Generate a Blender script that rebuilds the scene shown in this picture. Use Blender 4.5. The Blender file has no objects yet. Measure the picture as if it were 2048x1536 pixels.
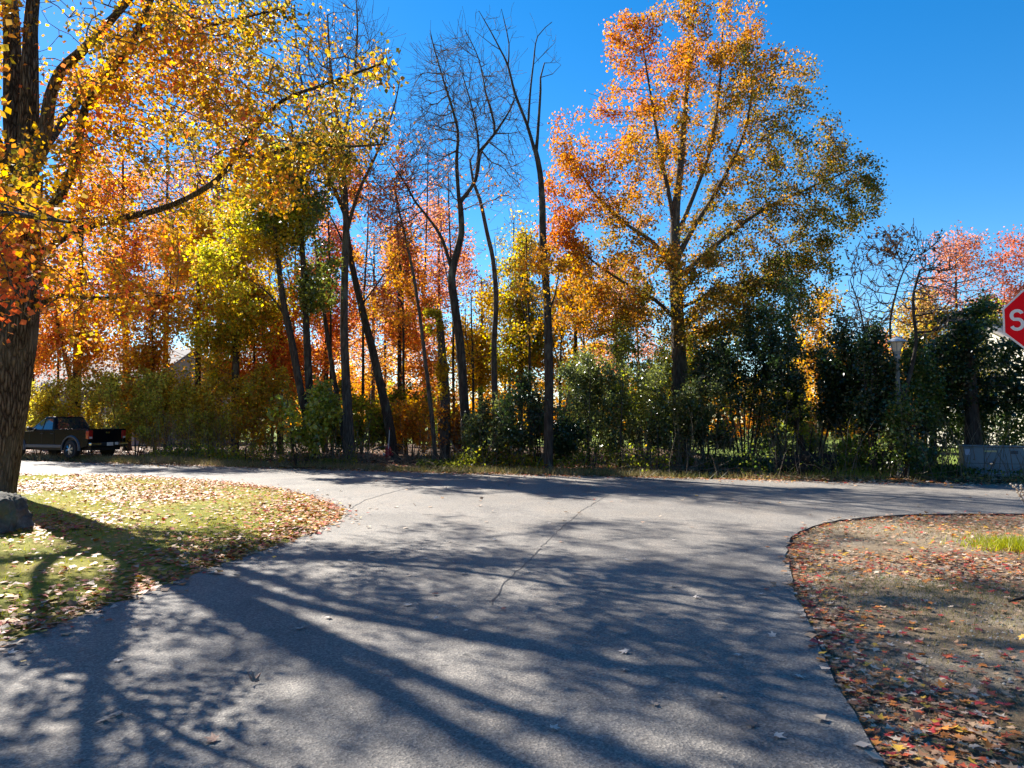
import bpy, math, random
import numpy as np
from mathutils import Vector, Matrix
from mathutils.geometry import delaunay_2d_cdt, tessellate_polygon

SC = bpy.context.scene
COL = SC.collection
RNG = np.random.default_rng(11)

# ------------------------------------------------------------------ camera
F_PX, CX, CY = 1479.0, 1024.0, 768.0          # photograph is 2048 x 1536
PITCH = math.atan(77.0 / F_PX)
CAM_H = 1.65
cam_data = bpy.data.cameras.new('camera')
cam_data.sensor_width = 36.0
cam_data.lens = 36.0 * F_PX / 2048.0
cam_data.clip_start, cam_data.clip_end = 0.05, 2000.0
cam = bpy.data.objects.new('camera', cam_data)
cam.location = (0, 0, CAM_H)
cam.rotation_euler = (math.radians(90) + PITCH, 0, 0)
COL.objects.link(cam)
SC.camera = cam

# ------------------------------------------------------------------ sky, sun, exposure
SUN_AZ, SUN_EL = math.radians(43.0), math.radians(38.0)      # azimuth to the left of +Y
world = bpy.data.worlds.new('World')
SC.world = world
world.use_nodes = True
wn = world.node_tree.nodes
wl = world.node_tree.links
sky = wn.new('ShaderNodeTexSky')
sky.sky_type = 'NISHITA'
sky.sun_disc = False
sky.sun_elevation = SUN_EL
sky.sun_rotation = -SUN_AZ
sky.altitude = 800.0
sky.air_density = 1.0
sky.dust_density = 0.1
sky.ozone_density = 2.2
bg = wn['Background']
bg.inputs['Strength'].default_value = 0.066
sat = wn.new('ShaderNodeHueSaturation')
sat.inputs['Saturation'].default_value = 1.42
wl.new(sky.outputs[0], sat.inputs['Color'])
wl.new(sat.outputs[0], bg.inputs['Color'])

S = Vector((-math.sin(SUN_AZ) * math.cos(SUN_EL), math.cos(SUN_AZ) * math.cos(SUN_EL), math.sin(SUN_EL)))
sun_data = bpy.data.lights.new('sun', 'SUN')
sun_data.energy = 5.0
sun_data.angle = math.radians(0.53)
sun_data.color = (1.0, 0.945, 0.86)
sun = bpy.data.objects.new('sun', sun_data)
sun.rotation_euler = S.to_track_quat('Z', 'Y').to_euler()
sun.location = (-20, 20, 30)
COL.objects.link(sun)

SC.view_settings.view_transform = 'Standard'
SC.view_settings.look = 'None'
SC.view_settings.exposure = 1.65
SC.view_settings.gamma = 1.0
SC.view_settings.use_curve_mapping = False
SC.render.engine = 'CYCLES'
SC.cycles.max_bounces = 10
SC.cycles.diffuse_bounces = 5
SC.cycles.glossy_bounces = 2
SC.cycles.transmission_bounces = 6
SC.cycles.transparent_max_bounces = 8
SC.cycles.sample_clamp_indirect = 6.0
SC.cycles.use_denoising = True

# ------------------------------------------------------------------ helpers: points from the photograph
def ray(px, py):
    u, v = (px - CX) / F_PX, (CY - py) / F_PX
    return np.array([u, math.cos(PITCH) - v * math.sin(PITCH), math.sin(PITCH) + v * math.cos(PITCH)])

def at(px, py, Y):
    r = ray(px, py)
    return np.array([r[0] / r[1] * Y, Y, CAM_H + r[2] / r[1] * Y])

def gp(px, py, z=0.0):
    r = ray(px, py)
    t = (z - CAM_H) / r[2]
    return np.array([r[0] * t, r[1] * t, z])

def ppm(Y):
    return F_PX / Y

_nz = np.random.default_rng(5)
_NW = _nz.normal(size=(10, 3)); _NP = _nz.uniform(0, 6.28, 10)
def noise3(p, scale):
    """smooth value in about -1..1 at points p (n,3)"""
    q = np.asarray(p) * (1.6 / scale)
    return np.sin(q @ _NW.T + _NP).sum(1) / 3.2

# ------------------------------------------------------------------ helpers: materials
MATS = {}
def nodes_of(name):
    m = bpy.data.materials.new(name)
    m.use_nodes = True
    nt = m.node_tree
    b = nt.nodes['Principled BSDF']
    MATS[name] = m
    return m, nt, b

def N(nt, t, **kw):
    n = nt.nodes.new(t)
    for k, v in kw.items():
        if k in n.inputs:
            n.inputs[k].default_value = v
        else:
            setattr(n, k, v)
    return n

def mixc(nt, fac, a, b, blend='MIX'):
    n = nt.nodes.new('ShaderNodeMix')
    n.data_type = 'RGBA'
    n.blend_type = blend
    for i, v in ((0, fac), (6, a), (7, b)):
        if hasattr(v, 'default_value') or hasattr(v, 'is_linked'):
            nt.links.new(v, n.inputs[i])
        elif i == 0:
            n.inputs[0].default_value = v
        else:
            n.inputs[i].default_value = (*v, 1)
    return n.outputs[2]

def ramp(nt, src, stops):
    n = nt.nodes.new('ShaderNodeValToRGB')
    els = n.color_ramp.elements
    while len(els) < len(stops):
        els.new(0.5)
    for e, (p, c) in zip(els, stops):
        e.position = p
        e.color = (*c, 1) if len(c) == 3 else c
    nt.links.new(src, n.inputs[0])
    return n.outputs[0]

def coords(nt, scale=(1, 1, 1), kind='Object'):
    tc = nt.nodes.new('ShaderNodeTexCoord')
    mp = nt.nodes.new('ShaderNodeMapping')
    mp.inputs['Scale'].default_value = scale
    nt.links.new(tc.outputs[kind], mp.inputs[0])
    return mp.outputs[0]

def noise(nt, vec, scale, detail=4, rough=0.6):
    n = N(nt, 'ShaderNodeTexNoise', Scale=scale, Detail=detail, Roughness=rough)
    nt.links.new(vec, n.inputs['Vector'])
    return n.outputs['Fac']

def bump(nt, b, h, strength, dist):
    n = N(nt, 'ShaderNodeBump', Strength=strength, Distance=dist)
    nt.links.new(h, n.inputs['Height'])
    nt.links.new(n.outputs[0], b.inputs['Normal'])

def plain(name, col, rough=0.6, metal=0.0, vary=0.12, scale=9.0, spec=0.5, coat=0.0):
    m, nt, b = nodes_of(name)
    v = coords(nt)
    f = noise(nt, v, scale)
    c = np.array(col)
    nt.links.new(mixc(nt, f, tuple(c * (1 - vary)), tuple(np.minimum(c * (1 + vary), 1))), b.inputs['Base Color'])
    b.inputs['Roughness'].default_value = rough
    b.inputs['Metallic'].default_value = metal
    b.inputs['Specular IOR Level'].default_value = spec
    b.inputs['Coat Weight'].default_value = coat
    return m

def leaf_material(name, trans, rough, spec, gain=1.0):
    m, nt, b = nodes_of(name)
    a = N(nt, 'ShaderNodeAttribute', attribute_name='Col')
    nt.links.new(a.outputs['Color'], b.inputs['Base Color'])
    b.inputs['Roughness'].default_value = rough
    b.inputs['Specular IOR Level'].default_value = spec
    t = N(nt, 'ShaderNodeBsdfTranslucent')
    hs = N(nt, 'ShaderNodeHueSaturation', Saturation=1.1, Value=gain)
    nt.links.new(a.outputs['Color'], hs.inputs['Color'])
    nt.links.new(hs.outputs[0], t.inputs['Color'])
    mx = N(nt, 'ShaderNodeMixShader', Fac=trans)
    nt.links.new(b.outputs[0], mx.inputs[1])
    nt.links.new(t.outputs[0], mx.inputs[2])
    nt.links.new(mx.outputs[0], nt.nodes['Material Output'].inputs[0])
    return m

leaf_material('autumn_leaf', 0.6, 0.5, 0.18, 1.5)
leaf_material('green_leaf', 0.45, 0.3, 0.8, 1.5)
leaf_material('litter_leaf', 0.12, 0.55, 0.35)
leaf_material('grass_blade', 0.4, 0.5, 0.3, 1.3)

def bark_material(name, c0, c1, c2, sc=1.0, deep=0.03):
    m, nt, b = nodes_of(name)
    v = coords(nt, (7 * sc, 7 * sc, 1.3 * sc))
    f = noise(nt, v, 2.2, 8, 0.65)
    v2 = coords(nt, (1.4, 1.4, 0.5))
    g = noise(nt, v2, 1.7, 4)
    base = ramp(nt, f, [(0.32, c0), (0.5, c1), (0.68, c2)])
    lich = ramp(nt, g, [(0.56, (0, 0, 0)), (0.72, (1, 1, 1))])
    nt.links.new(mixc(nt, lich, base, (0.13, 0.135, 0.10)), b.inputs['Base Color'])
    b.inputs['Roughness'].default_value = 0.9
    b.inputs['Specular IOR Level'].default_value = 0.2
    bump(nt, b, f, 0.9, deep)
    return m

m, nt, b = nodes_of('bark_near')
v0 = coords(nt, (1, 1, .16))
wob = N(nt, 'ShaderNodeTexNoise', Scale=9.0, Detail=5.0); nt.links.new(v0, wob.inputs['Vector'])
av = nt.nodes.new('ShaderNodeVectorMath'); av.operation = 'MULTIPLY_ADD'; av.inputs[1].default_value = (.10, .10, .10)
nt.links.new(wob.outputs['Color'], av.inputs[0]); nt.links.new(v0, av.inputs[2])
ve = N(nt, 'ShaderNodeTexVoronoi', Scale=17.0); ve.feature = 'DISTANCE_TO_EDGE'; nt.links.new(av.outputs[0], ve.inputs['Vector'])
fn = noise(nt, coords(nt, (1, 1, .4)), 40, 8, .7); gn = noise(nt, coords(nt, (1, 1, .5)), 1.6, 4)
plate = ramp(nt, ve.outputs['Distance'], [(0.0, (.018, .014, .011)), (0.10, (.075, .06, .046)), (0.32, (.16, .135, .105))])
plate = mixc(nt, .85, plate, ramp(nt, fn, [(.3, (.45, .45, .45)), (.6, (1.25, 1.2, 1.15))]), 'MULTIPLY')
nt.links.new(mixc(nt, ramp(nt, gn, [(.5, (0, 0, 0)), (.7, (.6, .6, .6))]), plate, (.17, .16, .125)), b.inputs['Base Color'])
b.inputs['Roughness'].default_value = .95; b.inputs['Specular IOR Level'].default_value = .1
hm = nt.nodes.new('ShaderNodeMath'); hm.operation = 'MULTIPLY_ADD'; hm.inputs[1].default_value = .25
nt.links.new(fn, hm.inputs[0]); hc_ = N(nt, 'ShaderNodeClamp', Max=.3); nt.links.new(ve.outputs['Distance'], hc_.inputs[0]); nt.links.new(hc_.outputs[0], hm.inputs[2])
bump(nt, b, hm.outputs[0], 1.0, .12)
bark_material('bark_grey', (0.028, 0.022, 0.017), (0.075, 0.06, 0.048), (0.14, 0.118, 0.095), 1.0)
bark_material('bark_dark', (0.016, 0.012, 0.009), (0.045, 0.035, 0.027), (0.085, 0.068, 0.052), 1.0)
bark_material('twig_brown', (0.07, 0.055, 0.045), (0.13, 0.10, 0.085), (0.2, 0.16, 0.14), 1.5)
bark_material('twig_pale', (0.10, 0.08, 0.055), (0.18, 0.145, 0.10), (0.28, 0.235, 0.17), 1.5)

# asphalt: worn aggregate with broad paler and darker areas
m, nt, b = nodes_of('asphalt')
v = coords(nt)
big = noise(nt, v, 0.35, 4)
mid = noise(nt, v, 2.6, 5)
vo = N(nt, 'ShaderNodeTexVoronoi', Scale=72.0)
nt.links.new(v, vo.inputs['Vector'])
fine = noise(nt, v, 60, 6, 0.75)
base = ramp(nt, big, [(0.3, (0.15, 0.137, 0.12)), (0.7, (0.235, 0.214, 0.187))])
base = mixc(nt, ramp(nt, mid, [(0.35, (0, 0, 0)), (0.75, (0.5, 0.5, 0.5))]), base, (0.19, 0.172, 0.15))
grit = ramp(nt, vo.outputs['Color'], [(0.15, (0.5, 0.5, 0.5)), (0.55, (0.95, 0.95, 0.95)), (0.92, (1.75, 1.7, 1.6))])
base = mixc(nt, 0.7, base, grit, 'MULTIPLY')
pits = ramp(nt, fine, [(0.33, (0.25, 0.25, 0.26)), (0.5, (1.05, 1.05, 1.05))])
base = mixc(nt, 0.85, base, pits, 'MULTIPLY')
blot = noise(nt, coords(nt, (1.0, .45, 1)), 0.9, 6, .7)
base = mixc(nt, 1.0, base, ramp(nt, blot, [(0.34, (.72, .72, .74)), (0.48, (1, 1, 1)), (0.68, (1.12, 1.07, 1.02))]), 'MULTIPLY')
drip = noise(nt, v, 5.5, 2, .4)
base = mixc(nt, 1.0, base, ramp(nt, drip, [(0.24, (.55, .55, .56)), (0.30, (1, 1, 1))]), 'MULTIPLY')
nt.links.new(base, b.inputs['Base Color'])
b.inputs['Roughness'].default_value = 0.78
b.inputs['Specular IOR Level'].default_value = 0.4
mh = nt.nodes.new('ShaderNodeMath'); mh.operation = 'ADD'
nt.links.new(vo.outputs['Distance'], mh.inputs[0]); nt.links.new(fine, mh.inputs[1])
bump(nt, b, mh.outputs[0], 0.75, 0.006)

plain('crack_tar', (0.03, 0.03, 0.032), 0.6, vary=0.4, scale=30)
plain('asphalt_edge', (0.05, 0.048, 0.046), 0.9, vary=0.4, scale=20)

def soil_material(name, a, bcol, c, s1=1.2, s2=14):
    m, nt, b = nodes_of(name)
    v = coords(nt)
    f = noise(nt, v, s1, 5)
    g = noise(nt, v, s2, 8, 0.75)
    base = ramp(nt, f, [(0.34, a), (0.52, bcol), (0.68, c)])
    spk = ramp(nt, g, [(0.3, (0.35, 0.35, 0.35)), (0.55, (1, 1, 1)), (0.75, (1.5, 1.45, 1.35))])
    nt.links.new(mixc(nt, 0.9, base, spk, 'MULTIPLY'), b.inputs['Base Color'])
    b.inputs['Roughness'].default_value = 0.95
    b.inputs['Specular IOR Level'].default_value = 0.15
    bump(nt, b, g, 0.8, 0.03)
    return m
soil_material('lawn_soil', (0.18, 0.19, 0.025), (0.27, 0.25, 0.04), (0.30, 0.22, 0.07), 0.8, 30)
soil_material('verge_soil', (0.19, 0.135, 0.075), (0.27, 0.205, 0.135), (0.31, 0.265, 0.2), 0.9, 45)
soil_material('wood_soil', (0.05, 0.034, 0.02), (0.10, 0.06, 0.03), (0.16, 0.085, 0.035), 0.9, 18)
soil_material('field', (0.10, 0.15, 0.02), (0.15, 0.20, 0.03), (0.18, 0.21, 0.04), 0.3, 12)

# ------------------------------------------------------------------ helpers: objects
def mesh_np(name, V, Fc, smooth=False, cols=None):
    """V (n,3); Fc (m,k) uniform faces"""
    V = np.ascontiguousarray(V, dtype=np.float32)
    Fc = np.ascontiguousarray(Fc, dtype=np.int32)
    me = bpy.data.meshes.new(name)
    nf, k = Fc.shape
    me.vertices.add(len(V)); me.vertices.foreach_set('co', V.ravel())
    me.loops.add(nf * k); me.loops.foreach_set('vertex_index', Fc.ravel())
    me.polygons.add(nf); me.polygons.foreach_set('loop_start', np.arange(0, nf * k, k, dtype=np.int32))
    if cols is not None:
        ca = me.color_attributes.new('Col', 'FLOAT_COLOR', 'POINT')
        c4 = np.ones((len(V), 4), dtype=np.float32); c4[:, :3] = cols
        ca.data.foreach_set('color', c4.ravel())
    me.update(calc_edges=True)
    if smooth:
        me.polygons.foreach_set('use_smooth', np.ones(nf, dtype=bool))
    return me

def link(name, me, mat=None, parent=None, loc=None):
    o = bpy.data.objects.new(name, me)
    COL.objects.link(o)
    if mat and me is not None:
        if not me.materials:
            me.materials.append(MATS[mat])
    if parent:
        o.parent = parent
    if loc is not None:
        o.location = loc
    return o

def tag(o, label, cat, group=None, kind=None):
    if label: o['label'] = label
    if cat: o['category'] = cat
    if group: o['group'] = group
    if kind: o['kind'] = kind
    return o

def root(name, loc, label, cat, group=None, rz=0.0):
    o = link(name, None, loc=tuple(loc))
    o.rotation_euler = (0, 0, rz)
    o.empty_display_size = 0.3
    return tag(o, label, cat, group)

class MB:
    """collects shapes into one mesh"""
    def __init__(s): s.v, s.f = [], []
    def add(s, v, f):
        n = len(s.v); s.v += [tuple(p) for p in v]; s.f += [tuple(i + n for i in q) for q in f]; return s
    def box(s, a, b):
        (x0, y0, z0), (x1, y1, z1) = a, b
        return s.add([(x0, y0, z0), (x1, y0, z0), (x1, y1, z0), (x0, y1, z0), (x0, y0, z1), (x1, y0, z1), (x1, y1, z1), (x0, y1, z1)],
                     [(0, 3, 2, 1), (4, 5, 6, 7), (0, 1, 5, 4), (1, 2, 6, 5), (2, 3, 7, 6), (3, 0, 4, 7)])
    def lathe(s, prof, n=16, c=(0, 0, 0), axis='z', close=True):
        V, Fq = [], []
        for r, h in prof:
            for i in range(n):
                a = 2 * math.pi * i / n
                p = (r * math.cos(a), r * math.sin(a), h)
                if axis == 'y': p = (p[0], p[2], p[1])
                if axis == 'x': p = (p[2], p[0], p[1])
                V.append((p[0] + c[0], p[1] + c[1], p[2] + c[2]))
        m = len(prof)
        for j in range(m - 1):
            for i in range(n):
                k = (i + 1) % n
                Fq.append((j * n + i, j * n + k, (j + 1) * n + k, (j + 1) * n + i))
        if close:
            Fq.append(tuple(range(n - 1, -1, -1))); Fq.append(tuple((m - 1) * n + i for i in range(n)))
        return s.add(V, Fq)
    def prism(s, poly, y0, y1, top=None):
        """polygon in x,z extruded from y0 to y1; top = inset polygon at y1"""
        n = len(poly); top = top or poly
        V = [(x, y0, z) for x, z in poly] + [(x, y1, z) for x, z in top]
        Fq = [(i, (i + 1) % n, n + (i + 1) % n, n + i) for i in range(n)]
        tri = tessellate_polygon([[Vector((x, z, 0)) for x, z in poly]])
        for t in tri:
            Fq.append(t); Fq.append((n + t[2], n + t[1], n + t[0]))
        return s.add(V, Fq)
    def tube(s, pts, r0, r1, n=6):
        P = [Vector(p) for p in pts]; V, Fq = [], []
        for j, p in enumerate(P):
            d = (P[min(j + 1, len(P) - 1)] - P[max(j - 1, 0)]).normalized()
            q = d.to_track_quat('Z', 'Y'); r = r0 + (r1 - r0) * j / (len(P) - 1)
            for i in range(n):
                a = 2 * math.pi * i / n
                V.append(p + q @ Vector((r * math.cos(a), r * math.sin(a), 0)))
        for j in range(len(P) - 1):
            for i in range(n):
                k = (i + 1) % n
                Fq.append((j * n + i, j * n + k, (j + 1) * n + k, (j + 1) * n + i))
        Fq.append(tuple(range(n - 1, -1, -1))); Fq.append(tuple((len(P) - 1) * n + i for i in range(n)))
        return s.add(V, Fq)
    def build(s, name, mat, parent=None, bevel=0, smooth=False, loc=None):
        me = bpy.data.meshes.new(name)
        me.from_pydata(s.v, [], s.f)
        import bmesh
        bm = bmesh.new(); bm.from_mesh(me); bmesh.ops.recalc_face_normals(bm, faces=bm.faces); bm.to_mesh(me); bm.free()
        if smooth:
            me.polygons.foreach_set('use_smooth', [True] * len(me.polygons))
            me.set_sharp_from_angle(angle=math.radians(38))
        o = link(name, me, mat, parent, loc)
        if bevel:
            md = o.modifiers.new('bevel', 'BEVEL'); md.width = bevel; md.segments = 2; md.limit_method = 'ANGLE'
        return o

# ------------------------------------------------------------------ ground layout (world metres, from the photograph)
far_edge = [gp(*p)[:2] for p in ((30, 921), (300, 929.5), (600, 938), (750, 942.5), (900, 947), (1200, 953), (1500, 960), (1700, 964), (1900, 967), (2048, 969))]
far_edge = [np.array((-90, 55.0)), np.array((-55, 43.2))] + far_edge + [np.array((40, 11.3)), np.array((80, -2.0))]
near_right = [gp(*p)[:2] for p in ((2048, 1027), (1900, 1027), (1810, 1029), (1740, 1033), (1680, 1040), (1635, 1049), (1600, 1062), (1580, 1078), (1573, 1100), (1575, 1125), (1583, 1160), (1597, 1200), (1618, 1245), (1648, 1310), (1690, 1390), (1730, 1465), (1770, 1536))]
near_right = [np.array((80, -10.5)), np.array((40, 3.0)), np.array((22, 9.1))] + near_right + [np.array((1.95, 2.6)), np.array((2.35, 0.5)), np.array((2.9, -6)), np.array((3.2, -25))]
near_left = [np.array((-3.6, -25)), np.array((-3.5, -6)), np.array((-3.55, 0.5)), np.array((-3.6, 3.0))] + \
    [gp(*p)[:2] for p in ((-90, 1325), (0, 1290), (90, 1258), (180, 1222), (270, 1193), (340, 1165), (420, 1136), (500, 1110), (580, 1083), (640, 1058), (680, 1037), (689, 1028), (684, 1018), (660, 1006), (620, 992), (560, 978), (490, 968), (400, 959.5), (300, 953.5), (180, 949.5), (30, 947.5))] + \
    [np.array((-26, 27.2)), np.array((-55, 36.2)), np.array((-90, 47.5))]
def rough(line, amp, seed):
    r = np.random.default_rng(seed); out = []
    for a, e in zip(line[:-1], line[1:]):
        L = np.linalg.norm(e - a); k = max(1, int(L / .22)) if (max(abs(a[0]), abs(e[0])) < 24 and min(a[1], e[1]) > 1.5) else 1
        for i in range(k):
            out.append(a + (e - a) * i / k + (r.normal(0, amp, 2) if k > 1 else 0))
    return out + [line[-1]]
near_right = rough(near_right, .014, 1); near_left = rough(near_left, .02, 2); far_edge = rough(far_edge, .035, 3)
road_poly = np.array(far_edge + near_right + near_left)
lawn_poly = np.array(near_left + [np.array((-90, -25))])
verge_poly = np.array(near_right + [np.array((60, -25)), np.array((80, -18))])
wood_poly = np.array(far_edge + [np.array((80, 30)), np.array((30, 44)), np.array((10, 47)), np.array((-30, 62)), np.array((-90, 80))])

def inside(poly, P):
    x, y = P[:, 0], P[:, 1]; r = np.zeros(len(P), bool)
    n = len(poly)
    for i in range(n):
        x0, y0 = poly[i]; x1, y1 = poly[(i + 1) % n]
        c = (y0 > y) != (y1 > y)
        with np.errstate(divide='ignore', invalid='ignore'):
            xi = (x1 - x0) * (y - y0) / (y1 - y0) + x0
        r ^= c & (x < xi)
    return r

def edge_dist(line, P):
    d = np.full(len(P), 1e9)
    L = np.array(line)
    for a, b2 in zip(L[:-1], L[1:]):
        ab = b2 - a
        t = np.clip(((P - a) @ ab) / (ab @ ab), 0, 1)
        d = np.minimum(d, np.linalg.norm(P - (a + t[:, None] * ab), axis=1))
    return d

def z_lawn(P):
    d = edge_dist(near_left, P)
    p3 = np.c_[P, np.zeros(len(P))]
    return -0.012 + 0.12 * (1 - np.exp(-d / 1.3)) + np.clip(d, 0, 1) * (0.03 * noise3(p3, 2.4) + 0.012 * noise3(p3, 0.7))
def z_verge(P):
    d = edge_dist(near_right, P)
    p3 = np.c_[P, np.zeros(len(P))]
    return -0.035 + 0.05 * (1 - np.exp(-d / 1.5)) + np.clip(d, 0, 1) * (0.025 * noise3(p3, 2.0) + 0.012 * noise3(p3, 0.6))
def z_wood(P):
    d = edge_dist(far_edge, P)
    p3 = np.c_[P, np.zeros(len(P))]
    return -0.02 + 0.10 * (1 - np.exp(-d / 2.0)) + np.clip(d, 0, 1) * (0.06 * noise3(p3, 3.0) + 0.02 * noise3(p3, 0.8))

def sheet(name, poly, zf, mat, spacing, near, seed, label=None):
    """terrain sheet inside a polygon, finer near the place the camera stands"""
    r = np.random.default_rng(seed)
    g = np.mgrid[near[0]:near[1]:spacing, near[2]:near[3]:spacing].reshape(2, -1).T
    g = g + r.uniform(-.3, .3, g.shape) * spacing
    c = np.mgrid[-88:88:6.0, -24:88:6.0].reshape(2, -1).T
    c = c[~((c[:, 0] > near[0] - 1) & (c[:, 0] < near[1] + 1) & (c[:, 1] > near[2] - 1) & (c[:, 1] < near[3] + 1))]
    P = np.vstack([g, c]); P = P[inside(poly, P)]
    dd = edge_dist(list(poly) + [poly[0]], P); P = P[dd > spacing * .35]
    b = []
    for i in range(len(poly)):
        a, e = poly[i], poly[(i + 1) % len(poly)]
        n = max(1, int(np.linalg.norm(e - a) / max(spacing, 0.4))) if np.linalg.norm(e - a) < 14 else 3
        for k in range(n): b.append(a + (e - a) * k / n)
    b = np.array(b); nb = len(b)
    A = np.vstack([b, P])
    vs, es, fs, *_ = delaunay_2d_cdt([Vector(p) for p in A], [(i, (i + 1) % nb) for i in range(nb)], [], 1, 1e-5)
    vs = np.array([(p.x, p.y) for p in vs])
    Fc = np.array([f for f in fs if len(f) == 3])
    ce = vs[Fc].mean(1); Fc = Fc[inside(poly, ce)]
    e1 = vs[Fc[:, 1]] - vs[Fc[:, 0]]; e2 = vs[Fc[:, 2]] - vs[Fc[:, 0]]
    fl = (e1[:, 0] * e2[:, 1] - e1[:, 1] * e2[:, 0]) < 0
    Fc[fl] = Fc[fl][:, ::-1]
    o = link(name, mesh_np(name, np.c_[vs, zf(vs)], Fc, True), mat)
    return tag(o, label, None, None, 'structure')

# far ground, to the horizon
R = np.array([0, 30, 60, 90, 130, 200, 400, 900.0]); n = 48
gv = [(0, 0, -0.16)] + [(r * math.cos(2 * math.pi * i / n), r * math.sin(2 * math.pi * i / n), -0.16) for r in R[1:] for i in range(n)]
gf = [(0, 1 + i, 1 + (i + 1) % n) for i in range(n)]
for j in range(len(R) - 2):
    a = 1 + j * n
    gf += [(a + i, a + n + i, a + n + (i + 1) % n, a + (i + 1) % n) for i in range(n)]
me = bpy.data.meshes.new('ground'); me.from_pydata(gv, [], gf)
tag(link('ground', me, 'field'), 'wide grassy ground reaching out behind the wood and houses', None, None, 'structure')

# road slab, both streets in one sheet, with its cut edge
vs, es, fs, *_ = delaunay_2d_cdt([Vector(p) for p in road_poly], [(i, (i + 1) % len(road_poly)) for i in range(len(road_poly))], [], 1, 1e-5)
vs = np.array([(p.x, p.y) for p in vs]); Fc = np.array([f for f in fs if len(f) == 3])
e1 = vs[Fc[:, 1]] - vs[Fc[:, 0]]; e2 = vs[Fc[:, 2]] - vs[Fc[:, 0]]
fl = (e1[:, 0] * e2[:, 1] - e1[:, 1] * e2[:, 0]) < 0; Fc[fl] = Fc[fl][:, ::-1]
Fc = Fc[inside(road_poly, vs[Fc].mean(1))]
road = tag(link('road', mesh_np('road', np.c_[vs, np.zeros(len(vs))], Fc), 'asphalt'), 'worn grey asphalt junction dappled with tree shadows', None, None, 'structure')
n = len(road_poly)
rv = [(x, y, -0.0005) for x, y in road_poly] + [(x, y, -0.13) for x, y in road_poly]
me = bpy.data.meshes.new('road_edge'); me.from_pydata(rv, [], [(i, (i + 1) % n, n + (i + 1) % n, n + i) for i in range(n)])
link('road_edge', me, 'asphalt_edge', road)

# cracks and seams as thin sealed strips
def crack(pts, w, jag, seed):
    r = np.random.default_rng(seed)
    P = [gp(*p)[:2] for p in pts]; Q = []
    for a, b2 in zip(P[:-1], P[1:]):
        k = max(2, int(np.linalg.norm(b2 - a) / .18))
        for i in range(k): Q.append(a + (b2 - a) * i / k + r.normal(0, jag, 2))
    Q.append(P[-1]); Q = np.array(Q)
    d = np.gradient(Q, axis=0); d /= np.linalg.norm(d, axis=1)[:, None]
    nn = np.c_[-d[:, 1], d[:, 0]] * (w * r.uniform(.35, 1.2, len(Q)))[:, None]
    V = np.vstack([np.c_[Q + nn, np.full(len(Q), .004)], np.c_[Q - nn, np.full(len(Q), .004)]]); k = len(Q)
    Fq = [(i + k, i + k + 1, i + 1, i) for i in range(k - 1)]
    link('crack', mesh_np('crack', V, np.array(Fq)), 'crack_tar', road)
crack([(1225, 985), (1200, 1000), (1165, 1020), (1130, 1050), (1085, 1092), (1070, 1110)], .007, .012, 1)
crack([(1300, 962), (1262, 972), (1225, 985)], .007, .012, 2)
crack([(870, 966), (800, 980), (730, 1000), (690, 1025)], .018, .012, 3)
crack([(1850, 985), (1760, 1002), (1600, 1010), (1420, 1003)], .016, .012, 4)
crack([(1070, 1110), (1010, 1165), (985, 1210)], .009, .014, 5)

lawn = sheet('lawn', lawn_poly, z_lawn, 'lawn_soil', 0.32, (-24, 0, 1, 30), 1, 'leaf strewn lawn corner on the left of the junction')
verge = sheet('verge', verge_poly, z_verge, 'verge_soil', 0.3, (1, 18, 0, 15), 2, 'gravelly leaf strewn verge on the right of the junction')
wood = sheet('woodland_floor', wood_poly, z_wood, 'wood_soil', 0.7, (-36, 32, 8, 58), 3, 'brown leaf covered floor under the roadside wood')
fp = np.array([(9.0, 27.5), (14, 24.2), (19, 22), (30, 19), (60, 12), (78, 10), (76, 30), (34, 43.5), (18, 44), (9, 44)])
def z_back(P): return z_wood(P) * 0 + 0.20 + 0.02 * noise3(np.c_[P, P[:, :1] * 0], 5)
tag(sheet('back_lawn', fp, z_back, 'field', 1.2, (8, 40, 18, 46), 4), 'sunlit green lawn behind the utility cabinet', None, None, 'structure')

def zg(x, y):
    """height of the surface at a place beyond the road or beside it"""
    P = np.array([[x, y]])
    if inside(wood_poly, P)[0]:
        return float(z_wood(P)[0])
    if inside(lawn_poly, P)[0]: return float(z_lawn(P)[0])
    if inside(verge_poly, P)[0]: return float(z_verge(P)[0])
    if inside(road_poly, P)[0]: return 0.0
    return -0.16

# ------------------------------------------------------------------ leaves
def rand_dirs(r, n):
    d = r.normal(size=(n, 3)); return d / np.linalg.norm(d, axis=1)[:, None]

SH4 = (np.array([(0, 0, 0), (-.42, .45, .10), (0, 1, 0), (.42, .45, .10)]), np.array([[0, 3, 2, 1]]))
SH6 = (np.array([(0, 0, 0), (-.5, .36, .10), (-.27, .6, .04), (0, 1, -.05), (.27, .6, .04), (.5, .36, .10)]), np.array([[0, 5, 4, 0], [0, 4, 3, 2], [0, 2, 1, 0]]))
SH6T = (SH6[0], np.array([[0, 5, 4], [0, 4, 3], [0, 3, 2], [0, 2, 1]]))
SH10 = (np.array([(0, 0, 0), (-.35, .02, .05), (-.22, .25, .0), (-.55, .45, .10), (-.2, .5, .0), (0, 1, .06), (.2, .5, .0), (.55, .45, .10), (.22, .25, .0), (.35, .02, .05)]),
        np.array([[0, 2, 1], [0, 4, 2], [2, 4, 3], [0, 6, 4], [4, 6, 5], [0, 8, 6], [6, 8, 7], [0, 9, 8]]))

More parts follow.
